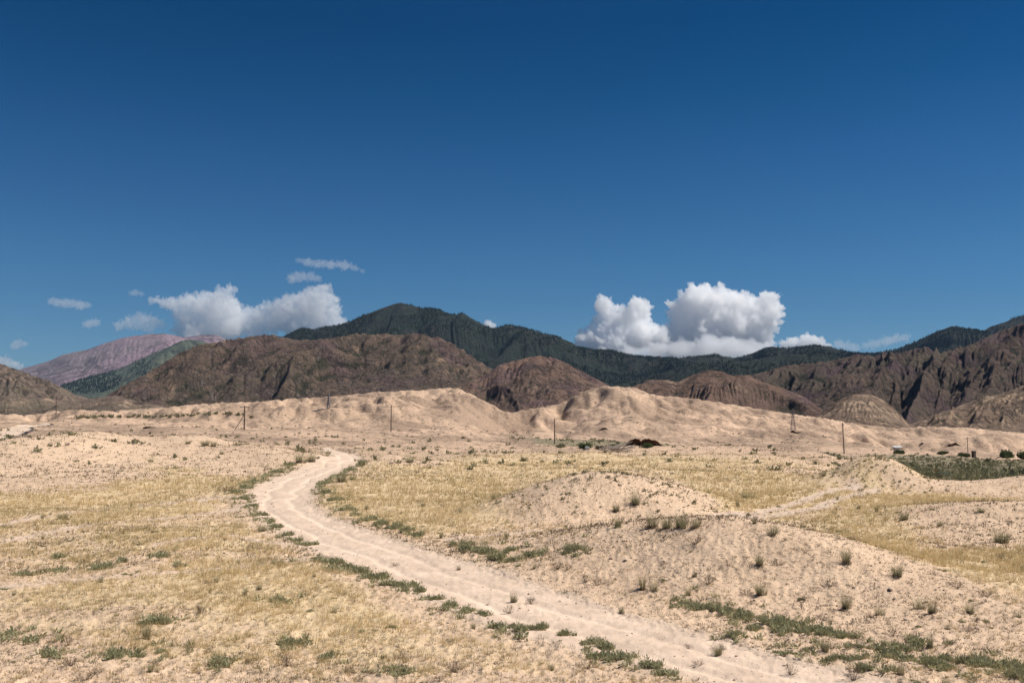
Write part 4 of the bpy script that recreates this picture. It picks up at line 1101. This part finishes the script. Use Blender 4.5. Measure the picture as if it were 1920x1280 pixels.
def forest():
    """conifers on the dark mountain, far off: one mass"""
    parts = []
    for key, n, sz, seed in (('green', 75000, 12., 1), ('green2', 14000, 13., 2), ('front_green', 16000, 8.5, 3), ('meadow', 16000, 20., 4)):
        a, Yr, H, X, YY, curv = L[key]
        R, C = H.shape
        r_ = np.random.default_rng(seed)
        fi = r_.uniform(1, R * .80, n); fj = r_.uniform(1, C - 2, n)
        i = fi.astype(int); j = fj.astype(int)
        x = X[i, j] + (fj - j) * (X[i, j + 1] - X[i, j]); y = YY[i, j] + (fi - i) * (YY[i + 1, j] - YY[i, j])
        z = H[i, j] * (1 - (fi - i)) * (1 - (fj - j)) + H[i + 1, j] * (fi - i) * (1 - (fj - j)) + H[i, j + 1] * (1 - (fi - i)) * (fj - j) + H[i + 1, j + 1] * (fi - i) * (fj - j)
        dens = fbm(x / 260, y / 260 + z / 200, 4, seed=90 + seed)
        u, v = 960 + F * x / y, HZ - F * (z - CH) / y
        if key == 'green':
            ok = dens > -.12 + .55 * ell(u, v, 752, 575, 40, 16, .5) + .5 * ell(u, v, 960, 665, 50, 22, .4) + .3 * ell(u, v, 1075, 640, 25, 12, .4)
        elif key == 'meadow':
            ok = (ell(u, v, 165, 712, 62, 26, .2) > .5 + dens * .5) | ((ell(u, v, 265, 690, 22, 18, .3) > .6) & (dens > .1))
        else:
            ok = dens > -.02
        ok &= H[i, j] > H[0, j] + 12
        x, y, z = x[ok], y[ok], z[ok]
        N = len(x); h = sz * r_.uniform(.6, 1.3, N); w = h * r_.uniform(.17, .26, N)
        k = 5
        th = np.arange(k) / k * 2 * math.pi
        ring = np.stack([x[:, None] + np.cos(th)[None] * w[:, None], y[:, None] + np.sin(th)[None] * w[:, None], np.repeat((z + h * .05)[:, None], k, 1)], -1)
        top = np.stack([x, y, z + h], -1)[:, None]
        V = np.concatenate([ring, top], 1)
        b = (np.arange(N) * (k + 1))[:, None]
        Q = np.concatenate([np.stack([b[:, 0] + q, b[:, 0] + (q + 1) % k, b[:, 0] + k, b[:, 0] + k], -1) for q in range(k)])
        parts.append((V.reshape(-1, 3), Q[:, :3], np.repeat(np.clip(r_.normal(.5, .25, N), 0, 1), k + 1), np.ones(N * (k + 1))))
    o = stuff("conifer_forest", parts, M_conifer, "far-off dark conifer forest covering the mountain slopes")
forest()

# ------------------------------------------------------------------ plants one can tell apart
def proto_meshes(kind, n):
    out = []
    for k in range(n):
        r_ = np.random.default_rng(500 + k + hash_kind[kind])
        o1 = np.zeros(1)
        if kind == "sage_clump":      # several low leafy lobes
            m = 7
            lx = r_.uniform(-.75, .75, m); ly = r_.uniform(-.55, .55, m); lr = r_.uniform(.22, .55, m)
            V, Q, t, u = leaves(lx, ly, np.zeros(m), lr, lr * r_.uniform(.55, .85, m), 100, np.full(m, .075), r_)
            V2, Q2, t2, u2 = blades(lx, ly, np.zeros(m), lr * 1.05, lr * 1.3, 46, np.full(m, .018), r_, 1.05, .2, True)
            V = np.concatenate([V, V2]); Q = np.concatenate([Q, Q2 + len(V) - len(V2)]); t = np.concatenate([t, t2]); u = np.concatenate([u, u2])
            out.append(mesh_np("sage_clump", V, Q, [M_sage], False, {"tone": t, "up": u}))
        elif kind == "tussock":
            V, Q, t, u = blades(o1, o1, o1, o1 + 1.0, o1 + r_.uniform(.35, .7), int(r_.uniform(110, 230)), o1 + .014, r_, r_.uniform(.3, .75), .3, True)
            V2, Q2, t2, u2 = blades(o1 + r_.uniform(-.5, .5), o1 + r_.uniform(-.5, .5), o1, o1 + r_.uniform(.4, .8), o1 + .3, 70, o1 + .014, r_, .6, .3, True)
            V = np.concatenate([V, V2]); Q = np.concatenate([Q, Q2 + len(V) - len(V2)]); t = np.concatenate([t, t2]); u = np.concatenate([u, u2])
            out.append(mesh_np("tussock", V, Q, [M_bunch], False, {"tone": t, "up": u}))
        elif kind == "tussock_skirt":
            V, Q, t, u = blades(o1, o1, o1, o1 + .34, o1 + .62, 150, o1 + .02, r_, 1.25, .2, True)
            out.append(mesh_np("tussock_skirt", V, Q, [M_twig], False, {"tone": t, "up": u}))
        else:                          # dry shrub: forking twigs
            Vs, Qs, T, U = [], [], [], []; off = 0
            for b in range(26):
                az = r_.uniform(0, 6.28); el = r_.uniform(.35, 1.35); p = np.array([math.cos(az), math.sin(az), 0]) * r_.uniform(0, .12)
                d = np.array([math.cos(az) * math.cos(el), math.sin(az) * math.cos(el), math.sin(el)])
                stack = [(p, d, .42, .011, 0)]
                while stack:
                    p0, d0, ln, w, lv = stack.pop()
                    p1 = p0 + d0 * ln * r_.uniform(.7, 1.2)
                    sd = np.cross(d0, r_.normal(size=3)); sd /= np.linalg.norm(sd)
                    sd2 = np.cross(d0, sd)
                    for q in (sd, sd2):
                        Vs += [p0 - q * w, p0 + q * w, p1 + q * w * .6, p1 - q * w * .6]; Qs.append([off, off + 1, off + 2, off + 3]); off += 4
                        T += [r_.uniform(.2, .9)] * 4; U += [min(1, p0[2] * 2), min(1, p0[2] * 2), min(1, p1[2] * 2), min(1, p1[2] * 2)]
                    if lv < 2:
                        for _ in range(2 if lv else 3):
                            dn = d0 + r_.normal(0, .38, 3) + np.array([0, 0, .12]); dn /= np.linalg.norm(dn)
                            stack.append((p1, dn, ln * .62, w * .65, lv + 1))
            out.append(mesh_np("dry_shrub", np.array(Vs), np.array(Qs), [M_twig], False, {"tone": np.array(T), "up": np.array(U)}))
    return out
hash_kind = {"sage_clump": 0, "tussock": 100, "tussock_skirt": 200, "dry_shrub": 300}
PM = {k: proto_meshes(k, n) for k, n in (("sage_clump", 8), ("tussock", 9), ("tussock_skirt", 4), ("dry_shrub", 7))}
rp = random.Random(4)

def plant(kind, loc, w, h, label, cat, group):
    """one plant: w its width and h its height in metres"""
    if kind == "tussock":
        r = bpy.data.objects.new("tussock", None); COL.objects.link(r)
        r.empty_display_size = .1
        b = link("blades", rp.choice(PM["tussock"]), r); b.scale = (w * .55, w * .55, h)
        k = link("dead_base", rp.choice(PM["tussock_skirt"]), r); k.scale = (w * .5, w * .5, h * .7)
    elif kind == "sage_clump":
        r = link("sage_clump", rp.choice(PM["sage_clump"])); r.scale = (w * .5, w * .5 * rp.uniform(.7, 1.0), h / .62)
    else:
        r = link("dry_shrub", rp.choice(PM["dry_shrub"])); r.scale = (w * .7, w * .7, h / .85)
    r.location = loc; r.rotation_euler = (0, 0, rp.uniform(0, 6.28))
    tag(r, label, cat, group)
    return r

def place(kind, px, py, wpx, hpx, label, cat, group):
    x, Y, z = hit(px, py)
    k = Y / F
    return plant(kind, (x, Y, z - .01), wpx * k, hpx * k, label, cat, group)

for where, grp, pts in STRIPS:
    for i, (px, py, w) in enumerate(pts):
        place("sage_clump", px, py, w * 1.25, w * .5, "%s green sage clump %s" % (ORD[i] + (" nearest" if i else ""), where), "sage clump", grp)

BUNCH = [(1190, 946, 40, 30, "dark tussock on the right flank of the middle mound, the larger of two"),
 (1155, 960, 30, 18, "smaller tussock lower on the front of the middle mound"),
 (928, 935, 42, 16, "wide low grey tussock at the left foot of the middle mound"),
 (1205, 1104, 36, 40, "tall brown tussock with a dark base on the left side of the foreground mound"),
 (1225, 1106, 34, 34, "brown tussock touching the tall one on the left side of the foreground mound"),
 (1587, 1058, 50, 38, "tall grey-green tussock on the right shoulder of the foreground mound"),
 (1682, 1082, 44, 26, "grey tussock where the right tail of the foreground mound meets yellow grass"),
 (1402, 934, 52, 20, "wide dark tussock alone in the yellow meadow right of the middle mound"),
 (640, 903, 44, 22, "dark bushy tussock on the inner bank of the track bend"),
 (662, 900, 26, 14, "small tussock just right of the dark one on the track bend"),
 (768, 866, 32, 18, "round grey tussock behind the meadow, near the pole line"),
 (795, 868, 20, 9, "low tussock right of the round grey one behind the meadow"),
 (1878, 1018, 62, 30, "large olive tussock near the right edge on the sandy rise"),
 (1840, 960, 34, 12, "low dark tussock on the crest of the sandy rise at the right"),
 (1696, 976, 34, 18, "left tussock on the sandy rise at the right"),
 (1765, 986, 30, 18, "middle tussock on the sandy rise at the right"),
 (1585, 1140, 38, 36, "thin brown tussock below the right shoulder of the foreground mound"),
 (1646, 1150, 36, 28, "sparse tussock right of the thin brown one below the mound's right shoulder"),
 (1728, 1140, 44, 36, "taller brown tussock at the tail of the foreground mound"),
 (1748, 1150, 36, 30, "tussock with a bare base, right of a taller one at the foreground mound's tail"),
 (1818, 1152, 30, 30, "thin tussock on the flat right of the mound's tail"),
 (1424, 1060, 34, 28, "dry tussock high on the right face of the foreground mound"),
 (1424, 1116, 38, 30, "dry tussock with dark base in the middle of the foreground mound"),
 (962, 1130, 26, 22, "small green tuft alone on the right verge of the track"),
 (1290, 1116, 28, 22, "grey tuft at the lower left of the foreground mound"),
 (1222, 990, 50, 34, "first tall green tussock from the left behind the foreground mound's crest"),
 (1250, 990, 44, 32, "second tall green tussock from the left behind the foreground mound's crest"),
 (1276, 990, 48, 34, "third tall green tussock from the left behind the mound's crest"),
 (1302, 990, 44, 30, "fourth tall green tussock from the left behind the foreground mound's crest"),
 (1160, 988, 30, 24, "pale green tussock left of the tall green row behind the foreground mound"),
 (1448, 1004, 46, 30, "straw-tipped tussock on the crest right of the foreground mound's top"),
 (275, 1198, 44, 40, "tall grey tussock in the lower left grass"),
 (312, 1170, 34, 26, "tussock behind the sage clump in the lower left grass"),
 (385, 836, 34, 14, "widest green tussock on the sandy rise at the upper left of the plain"),
 (400, 837, 26, 12, "tussock just right of the widest one on the upper left rise"),
 (352, 832, 28, 9, "low tussock left of the widest one on the upper left rise"),
 (450, 835, 16, 9, "dark round tussock on the upper left rise, toward the track"),
 (415, 851, 16, 9, "small dark tussock on the sandy face of the upper left rise"),
 (560, 868, 36, 22, "yellow-tipped tussock on the bank above the track bend, left one"),
 (585, 866, 34, 18, "yellow-tipped tussock on the bank above the track bend, right one"),
 (540, 878, 18, 12, "dark small tussock at the foot of the bank by the track bend"),
 (118, 975, 44, 16, "grey tussock in the yellow grass at the left"),
 (490, 995, 40, 16, "grey tussock in the grass left of the track"),
 (380, 930, 0, 0, ""), (1545, 893, 20, 12, "brown tussock at the left foot of the far pale mound"), (1568, 886, 24, 9, "brown tussock on the left flank of the far pale mound"),
 (1030, 966, 0, 0, ""), (1380, 1160, 26, 26, "thin tussock beside the sage row under the foreground mound"),
 (1348, 1226, 30, 22, "twiggy pale tuft on the sand of the track, bottom right")]
for px, py, w, h, lab in BUNCH:
    if w: place("tussock", px, py, w, h, lab, "tussock", "tussocks on the mounds and banks")

SHRUBS = [(1303, 1020, 40, 18, "dark reddish shrub near the top of the foreground mound"),
 (1327, 1098, 34, 20, "dark twiggy shrub low on the left half of the foreground mound"),
 (1366, 1064, 24, 12, "flat dark shrub in the middle of the foreground mound"),
 (1550, 1100, 44, 16, "spread flat brown shrub on the right half of the foreground mound"),
 (1510, 1126, 26, 10, "reddish flat shrub low on the right half of the foreground mound"),
 (1045, 1066, 30, 14, "dark shrub at the left foot of the foreground mound"),
 (1098, 1090, 34, 16, "purple-brown shrub on the lower left slope of the foreground mound"),
 (1120, 1096, 30, 14, "dry shrub right of the purple-brown one, lower left slope of the mound"),
 (1065, 1068, 24, 10, "low dark shrub between two others at the mound's left foot"),
 (1345, 1222, 34, 18, "bare twig bush standing on the track, bottom right"),
 (1600, 1276, 40, 34, "bare forked twig bush at the bottom edge"),
 (1482, 1262, 30, 22, "thin bare twigs on the track near the bottom edge"),
 (1290, 1212, 24, 10, "small reddish twig tuft on the track"),
 (995, 1130, 30, 14, "thin bare twigs right of the green tuft on the track verge"),
 (955, 1148, 24, 16, "thin bare twigs just below the green tuft on the track verge"),
 (740, 1060, 22, 8, "tiny flat shrub in the middle of the track"),
 (870, 1038, 20, 10, "dark shrub at the near edge of the sage patch by the track"),
 (130, 1016, 36, 10, "purple-brown low shrub in the grass at the left"),
 (80, 1024, 44, 10, "wide low purple shrub left of another, in the grass at the left"),
 (425, 922, 40, 12, "grey shrub left of the track bend by the sage row"),
 (115, 956, 24, 8, "small dark shrub on the faint rut at the left"),
 (1885, 1050, 40, 14, "dark shrub at the right edge below the olive tussock"),
 (1795, 1100, 40, 16, "purple shrub on the flat right of the mound's tail"),
 (1850, 1118, 40, 14, "grey shrub at the right, beyond the purple one"),
 (1310, 1246, 22, 14, "twiggy shrub left of the track near the bottom, right of the sage row"),
 (850, 1262, 44, 20, "reddish dry shrub at the bottom edge, centre"),
 (540, 1252, 40, 18, "reddish dry shrub at the bottom edge, left of centre"),
 (375, 1150, 40, 16, "grey shrub in the lower left grass"),
 (475, 935, 22, 9, "dark shrub at the outside edge of the track bend")]
for px, py, w, h, lab in SHRUBS:
    place("dry_shrub", px, py, w, h, lab, "dry shrub", "dry shrubs on the sand")

def random_plants():
    r_ = np.random.default_rng(77)
    kinds = (("sage_clump", 150, .20, .42, .34, "small grey-green sage clump among many alike in the near plain", "sage clump", "small sage clumps scattered over the near plain", 18, 62),
             ("dry_shrub", 130, .22, .45, .5, "small dry brown shrub among many alike on the near sand", "dry shrub", "small dry shrubs scattered over the near sand", 18, 66),
             ("tussock", 110, .22, .42, 1.0, "small grey grass tuft among many alike in the near plain", "tussock", "small grass tufts scattered over the near plain", 18, 75))
    for kind, n, w0, w1, hr, lab, cat, grp, y0, y1 in kinds:
        k = 0
        while k < n:
            x, Y = scatter(1, y0, y1, r_, .53)
            g, b, gr, rut, rd = masks(x, Y)
            if rd[0] > -.3 and r_.random() > .04: continue
            if kind == "dry_shrub" and r_.random() > .25 + .75 * b[0]: continue
            if kind == "sage_clump" and r_.random() > .35 + .4 * smooth(-.1, .4, fbm(x * .2, Y * .2, 3, seed=61))[0]: continue
            z = ground_z(x, Y)
            w = r_.uniform(w0, w1)
            plant(kind, (float(x[0]), float(Y[0]), float(z[0]) - .01), w, w * hr * r_.uniform(.7, 1.2), lab, cat, grp)
            k += 1
random_plants()

# ------------------------------------------------------------------ poles, pylons, small things of the middle distance
def tube(V, Q, p0, p1, r0, r1, n=8):
    p0 = np.array(p0, float); p1 = np.array(p1, float); d = p1 - p0; d = d / np.linalg.norm(d)
    a = np.cross(d, [0.3, 0.1, 1.0] if abs(d[2]) < .95 else [1.0, 0, 0]); a /= np.linalg.norm(a); b = np.cross(d, a)
    o = sum(len(v) for v in V)
    th = np.arange(n) / n * 2 * math.pi
    c = np.cos(th)[:, None] * a + np.sin(th)[:, None] * b
    V.append(np.concatenate([p0 + c * r0, p1 + c * r1, [p0, p1]]))
    for k in range(n):
        j = (k + 1) % n
        Q.append([o + k, o + j, o + n + j, o + n + k])
        Q.append([o + j, o + k, o + 2 * n, o + 2 * n]); Q.append([o + n + k, o + n + j, o + 2 * n + 1, o + 2 * n + 1])
    return V, Q

def box(V, Q, lo, hi):
    o = sum(len(v) for v in V)
    x0, y0, z0 = lo; x1, y1, z1 = hi
    V.append(np.array([[x0, y0, z0], [x1, y0, z0], [x1, y1, z0], [x0, y1, z0], [x0, y0, z1], [x1, y0, z1], [x1, y1, z1], [x0, y1, z1]], float))
    for f in ((0, 3, 2, 1), (4, 5, 6, 7), (0, 1, 5, 4), (1, 2, 6, 5), (2, 3, 7, 6), (3, 0, 4, 7)): Q.append([o + i for i in f])
    return V, Q

def build(name, VQ, mat, parent=None):
    V, Q = VQ
    V = np.concatenate(V)
    me = bpy.data.meshes.new(name)
    me.from_pydata(V.tolist(), [], [list(dict.fromkeys(q)) for q in Q]); me.update()
    me.materials.append(mat)
    return link(name, me, parent)

def simple_mat(name, c0, c1, scale=6.0, rough=.85, stretch=(1, 1, .12), spec=.2):
    g = NG(name, rough, spec)
    tc = g.n.new("ShaderNodeTexCoord")
    nz = g.noise(scale, 4, .65, vec=tc.outputs["Object"], stretch=stretch)
    g.color(g.mix(g.ramp(nz, .3, .7), c0, c1)); g.bump(nz, .02, .6)
    return g.m
M_wood = simple_mat("weathered_pole_wood", (.10, .075, .06), (.19, .145, .115))
M_ins = simple_mat("insulator_glass", (.25, .27, .26), (.35, .37, .36), rough=.3)
M_steel = simple_mat("galvanised_lattice", (.18, .17, .17), (.27, .26, .25), rough=.6)
M_dark = simple_mat("tarred_planks", (.040, .036, .034), (.085, .072, .062))
M_white = simple_mat("faded_whitewash", (.60, .60, .58), (.74, .74, .72), scale=2.0, stretch=(1, 1, 1))
M_sheet = simple_mat("pale_roofing_sheet", (.48, .50, .50), (.66, .67, .66), scale=2.0, stretch=(1, 1, 1))

def pole(px, py, top, h, arm, lean, label, strut=False, two=False):
    x, Y, z = hit(px, py)
    h = h or (py - top) * Y / F
    r = bpy.data.objects.new("utility_pole", None); COL.objects.link(r); r.location = (x, Y, z)
    V, Q = tube([], [], (0, 0, -.6), (lean, 0, h), .22, .15, 10)
    build("shaft", (V, Q), M_wood, r)
    if arm:
        V, Q = tube([], [], (lean * .93 - arm / 2, -.2, h * .93), (lean * .93 + arm / 2, -.2, h * .93 + .05), .09, .09, 6)
        build("crossarm", (V, Q), M_wood, r)
        for o_ in (-.46, -.2, .2, .46):
            V, Q = tube([], [], (lean * .93 + arm * o_, -.2, h * .93 + .08), (lean * .93 + arm * o_, -.2, h * .93 + .26), .05, .06, 8)
            tube(V, Q, (lean * .93 + arm * o_, -.2, h * .93 + .26), (lean * .93 + arm * o_, -.2, h * .93 + .36), .10, .04, 8)
            build("insulator", (V, Q), M_ins, r)
    else:
        V, Q = tube([], [], (lean, -.16, h - .35), (lean, -.34, h - .2), .03, .03, 6)
        tube(V, Q, (lean, -.34, h - .22), (lean, -.34, h), .07, .05, 8)
        build("insulator", (V, Q), M_ins, r)
    if strut:
        V, Q = tube([], [], (-2.6, -.6, -.4), (-.05, -.1, h * .62), .11, .09, 8)
        build("strut", (V, Q), M_wood, r)
    tag(r, label, "utility pole", "utility poles of the line across the plain")
pole(105, 782, 744, None, 0, 0, "leftmost utility pole, small and bare, on the pale slope")
pole(458, 806, 761, None, 2.4, 0, "utility pole with a short crossarm and a leaning strut, second from left", strut=True)
pole(733, 809, 759, None, 6.5, .1, "T-shaped utility pole with a long crossarm, in line with the track's end")
pole(1040, 832, 785, None, 0, 0, "plain utility pole standing at the left end of the green thicket")
pole(1583, 851, 793, None, 1.0, -.35, "tallest, slightly leaning utility pole, left of the far pale mound")
pole(1815, 853, 820, None, 2.2, 0, "rightmost utility pole, beside the dark hut")

def pylon(px, py, top, label):
    x, Y, z = hit(px, py, 300.)
    h = (py - top) * Y / F
    r = bpy.data.objects.new("lattice_pylon", None); COL.objects.link(r); r.location = (x, Y, z)
    w = h * .09
    def corner(k, t):
        s = w * (1 - t) ** 1.3 + h * .012
        return (s * (1 if k in (0, 1) else -1), s * (1 if k in (1, 2) else -1), h * t - (1.0 if t == 0 else 0))
    V, Q = [], []
    lv = [0, .16, .31, .45, .58, .70, .81, .91, 1.0]
    for k in range(4):
        for t0, t1 in zip(lv[:-1], lv[1:]):
            tube(V, Q, corner(k, t0), corner(k, t1), .13, .11, 4)
            tube(V, Q, corner(k, t0), corner((k + 1) % 4, t1), .06, .06, 4)
            tube(V, Q, corner((k + 1) % 4, t0), corner(k, t1), .06, .06, 4)
    build("lattice_mast", (V, Q), M_steel, r)
    for t, ln in ((.66, .20), (.78, .16), (.90, .11)):
        V, Q = [], []
        for sgn in (-1, 1):
            tube(V, Q, (0, 0, h * (t + .035)), (sgn * h * ln, 0, h * t), .09, .06, 4); tube(V, Q, (0, 0, h * (t - .02)), (sgn * h * ln, 0, h * t), .09, .06, 4)
        build("arm", (V, Q), M_steel, r)
    tag(r, label, "pylon", "lattice pylons far off")
pylon(1487, 794, 748, "faint lattice pylon on the pale slope before the red-brown hills, on the right")
pylon(616, 766, 736, "faint lattice pylon at the foot of the rocky hill, left of the centre")

def hut():
    x, Y, z = hit(1826, 858)
    k = Y / F
    r = bpy.data.objects.new("dark_hut", None); COL.objects.link(r); r.location = (x, Y, z); r.rotation_euler = (0, 0, .35)
    w, h = 5.6 * k / 2, 12.0 * k
    build("wall", box([], [], (-w, -w, -.3), (w, w, h)), M_dark, r)
    build("side_panel", box([], [], (w + .004, -w * .9, 0), (w + .06, w * .9, h * .96)), M_white, r)
    build("roof", box([], [], (-w * 1.25, -w * 1.3, h + .002), (w * 1.25, w * 1.25, h + .16)), M_wood, r)
    V, Q = box([], [], (-w * .55, -w - .06, .05), (w * .55, -w - .004, h * .82))
    build("door", (V, Q), M_wood, r)
    tag(r, "small dark upright hut with a pale side, at the edge of the right thicket", "hut")
hut()

def shelter():
    x, Y, z = hit(1683, 843)
    k = Y / F
    r = bpy.data.objects.new("low_shelter", None); COL.objects.link(r); r.location = (x, Y, z); r.rotation_euler = (0, 0, .12)
    w = 8 * k; h = 4.2 * k
    V, Q = [], []
    box(V, Q, (-w, -.9, h), (w, 1.1, h + .12)); V[0][4:, 2] += np.array([0, 0, .5, .5])
    build("roof", (V, Q), M_sheet, r)
    build("wall", box([], [], (-w * .85, .1, -.3), (w * .8, .9, h - .003)), M_white, r)
    for sx in (-1, 1):
        build("post", tube([], [], (sx * w * .92, -.8, -.3), (sx * w * .92, -.8, h - .004), .07, .07, 6), M_wood, r)
    tag(r, "low shelter with a pale flat roof, above the right thicket", "shelter")
shelter()

def sheet_litter():
    x, Y, z = hit(1101, 843)
    k = Y / F
    V, Q = box([], [], (-4.2 * k, -.4, .0), (4.2 * k, .5, .35)); box(V, Q, (-3.0 * k, -.3, .354), (2.0 * k, .4, .42))
    o = build("white_container", (V, Q), M_white); o.location = (x, Y, z)
    tag(o, "small white block lying at the near edge of the central thicket", "container")
sheet_litter()

def brush_pile():
    x, Y, z = hit(1160, 846)
    k = Y / F
    V, Q = [], []
    r_ = np.random.default_rng(8)
    for i in range(38):
        cx = r_.uniform(-24, 24) * k; cy = r_.uniform(-1.5, 1.5); cz = max(0, r_.normal(.35, .2)); an = r_.uniform(-.5, .9); L_ = r_.uniform(.8, 2.6)
        tube(V, Q, (cx - L_ / 2 * math.cos(an), cy - .2, cz), (cx + L_ / 2 * math.cos(an), cy + .2, cz + L_ * math.sin(an) * .5), .07, .04, 5)
    o = build("branch_pile", (V, Q), simple_mat("bleached_branches", (.22, .18, .15), (.42, .36, .30))); o.location = (x, Y, z)
    tag(o, "pile of bleached broken branches in front of the dark cut bank", "branch pile")
brush_pile()

def bank_material():
    g = NG("red_earth_cut", .95, .1)
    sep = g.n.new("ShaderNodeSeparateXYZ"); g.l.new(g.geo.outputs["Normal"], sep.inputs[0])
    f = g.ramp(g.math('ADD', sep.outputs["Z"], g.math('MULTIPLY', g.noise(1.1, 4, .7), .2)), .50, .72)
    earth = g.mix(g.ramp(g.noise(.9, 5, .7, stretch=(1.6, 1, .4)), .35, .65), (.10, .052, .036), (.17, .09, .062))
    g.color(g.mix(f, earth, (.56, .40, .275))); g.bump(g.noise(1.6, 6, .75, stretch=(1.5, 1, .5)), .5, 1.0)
    return g.m
M_bank = bank_material()

def cut_bank(px0, px1, pb, prof, label, depth=3.2, over=.35):
    """an undercut earth wall that faces the camera; prof: heights in photo px along its length"""
    x, Y, z = hit((px0 + px1) / 2, pb)
    k = Y / F
    n = 48
    s = np.linspace(0, 1, n)
    hgt = np.interp(s, np.linspace(0, 1, len(prof)), prof) * k
    hgt = hgt * (1 + .10 * perlin(s * 14, s * 0 + 3, 7)) + .02
    xs = x + (s - .5) * (px1 - px0) * k
    zb = ground_z(xs, np.full(n, Y))
    rows = []
    for q, (fy, fz) in enumerate(((0.1, -.5), (.25, .12), (.28, .5), (.0, .86), (-over, .98), (-over + .1, 1.06), (.45, 1.10), (1.2, 1.0), (2.2, .62), (depth, -.15))):
        wob = perlin(s * 17 + q, s * 0 + q * .7, 9) * .28 * (1 if 0 < q < 6 else .3)
        rows.append(np.stack([xs, Y + (fy * np.minimum(1, hgt / 1.2) if q < 6 else fy) + wob * np.minimum(1, hgt), zb + fz * hgt - (.3 if q in (0, 9) else 0)], -1))
    V = np.concatenate(rows)
    me = mesh_np("eroded_bank", V, grid_faces(len(rows), n), [M_bank], False)
    o = link("eroded_bank", me)
    tag(o, label, "earth bank", "undercut earth banks")
cut_bank(1170, 1240, 836, [0, 4, 9, 12, 13, 9, 13, 12, 11, 10, 7, 2], "widest dark red undercut bank behind the central thicket", 4.5)
cut_bank(1482, 1503, 813, [0, 4, 3, 2, 0], "short dark bank high on the pale slope, right of the pylon")
cut_bank(1570, 1592, 814, [1, 3, 3, 4, 3, 1], "short dark bank just behind the tallest utility pole")
cut_bank(1770, 1804, 836, [0, 3, 6, 5, 4, 2, 0], "long dark bank above the hut, left of the rightmost pole")
cut_bank(1725, 1732, 834, [1, 3, 1], "tiny dark bank between the low shelter and the long dark bank")
cut_bank(268, 288, 803, [2, 4, 3, 2, 1], "small red-brown bank in a hollow of the pale mounds at left")
cut_bank(1124, 1140, 805, [1, 3, 3, 1], "small dark bank on the pale hill above the central thicket")

def leafy(name, px, py, wpx, hpx, mat, label, cat, seed, nl=500, Yfix=None):
    x, Y, z = hit(px, py)
    k = Y / F
    r_ = np.random.default_rng(seed)
    m = 7
    lx = r_.uniform(-.3, .3, m) * wpx * k; ly = r_.uniform(-.3, .3, m) * wpx * k
    lr = r_.uniform(.22, .34, m) * wpx * k; lh = r_.uniform(.7, 1.0, m) * hpx * k
    V, Q, t, u = leaves(lx, ly, np.zeros(m), lr, lh, nl, np.full(m, wpx * k * .055), r_)
    r = bpy.data.objects.new(name, None); COL.objects.link(r); r.location = (x, Y, z)
    c = link("foliage", mesh_np("foliage", V, Q, [mat], False, {"tone": t, "up": u}), r)
    VV, QQ = [], []
    for i in range(m): tube(VV, QQ, (0, 0, -.2), (lx[i] * .8, ly[i] * .8, lh[i] * .6), .07, .03, 5)
    build("stem", (VV, QQ), M_twig2, r)
    tag(r, label, cat)
M_twig2 = simple_mat("grey_bark", (.10, .08, .06), (.18, .14, .11))
M_bushg = plant_material("fresh_leaf", (.075, .105, .045), (.15, .18, .08), (.05, .06, .035), .25)
M_rust = plant_material("rusty_leaf", (.36, .13, .05), (.52, .22, .09), (.2, .09, .05), .25)
M_silver = plant_material("silver_leaf", (.22, .24, .17), (.36, .37, .27), (.12, .12, .08), .25)
leafy("green_bush", 1885, 858, 30, 13, M_bushg, "round dark green bush right of the hut", "bush", 1)
leafy("green_bush", 1920, 860, 28, 13, M_bushg, "dark green bush cut by the right edge", "bush", 2)
leafy("green_bush", 1686, 850, 20, 6, M_bushg, "fresh green bush just below the low shelter", "bush", 3)
leafy("green_bush", 1768, 851, 17, 5, M_bushg, "flat green bush left of the rightmost utility pole", "bush", 4)
leafy("green_bush", 1806, 856, 20, 7, M_bushg, "green bush left of the dark hut", "bush", 5)
leafy("green_bush", 1851, 866, 13, 7, M_scrub, "olive bush below the dark hut", "bush", 6)
leafy("silver_bush", 1769, 893, 24, 9, M_silver, "silvery round bush in the right thicket behind the far pale mound", "bush", 7)
leafy("silver_bush", 1735, 892, 16, 8, M_silver, "smaller silvery bush left of the larger silvery one", "bush", 8)
leafy("rusty_bush", 1752, 887, 10, 6, M_rust, "orange-brown bush between the silvery bushes", "bush", 9)
leafy("green_bush", 1098, 840, 22, 8, M_bushg, "bright green bush in the middle of the central thicket", "bush", 10)
leafy("green_bush", 1152, 839, 20, 6, M_bushg, "green bush left of the dark cut bank", "bush", 11)
leafy("green_bush", 1215, 838, 20, 7, M_bushg, "green bush in front of the dark cut bank", "bush", 12)
leafy("grey_bush", 1125, 842, 18, 6, M_litter, "purple-grey bush in the central thicket", "bush", 13)
leafy("green_bush", 1050, 838, 20, 6, M_scrub, "dark bush right beside the plain utility pole", "bush", 14)

# ------------------------------------------------------------------ air
def haze():
    me = bpy.data.meshes.new("haze")
    V, Q = box([], [], (-16600, -700, -60), (16600, 16000, 1120))
    me.from_pydata(V[0].tolist(), [], Q); me.update()
    m = bpy.data.materials.new("thin_air"); m.use_nodes = True
    n, l = m.node_tree.nodes, m.node_tree.links; n.clear()
    o = n.new("ShaderNodeOutputMaterial"); v = n.new("ShaderNodeVolumePrincipled")
    v.inputs["Color"].default_value = (.38, .62, 1.0, 1); v.inputs["Density"].default_value = 1.05e-5; v.inputs["Anisotropy"].default_value = 0.0
    l.new(v.outputs[0], o.inputs["Volume"])
    me.materials.append(m)
    ob = link("haze", me); tag(ob, kind="stuff")
haze()
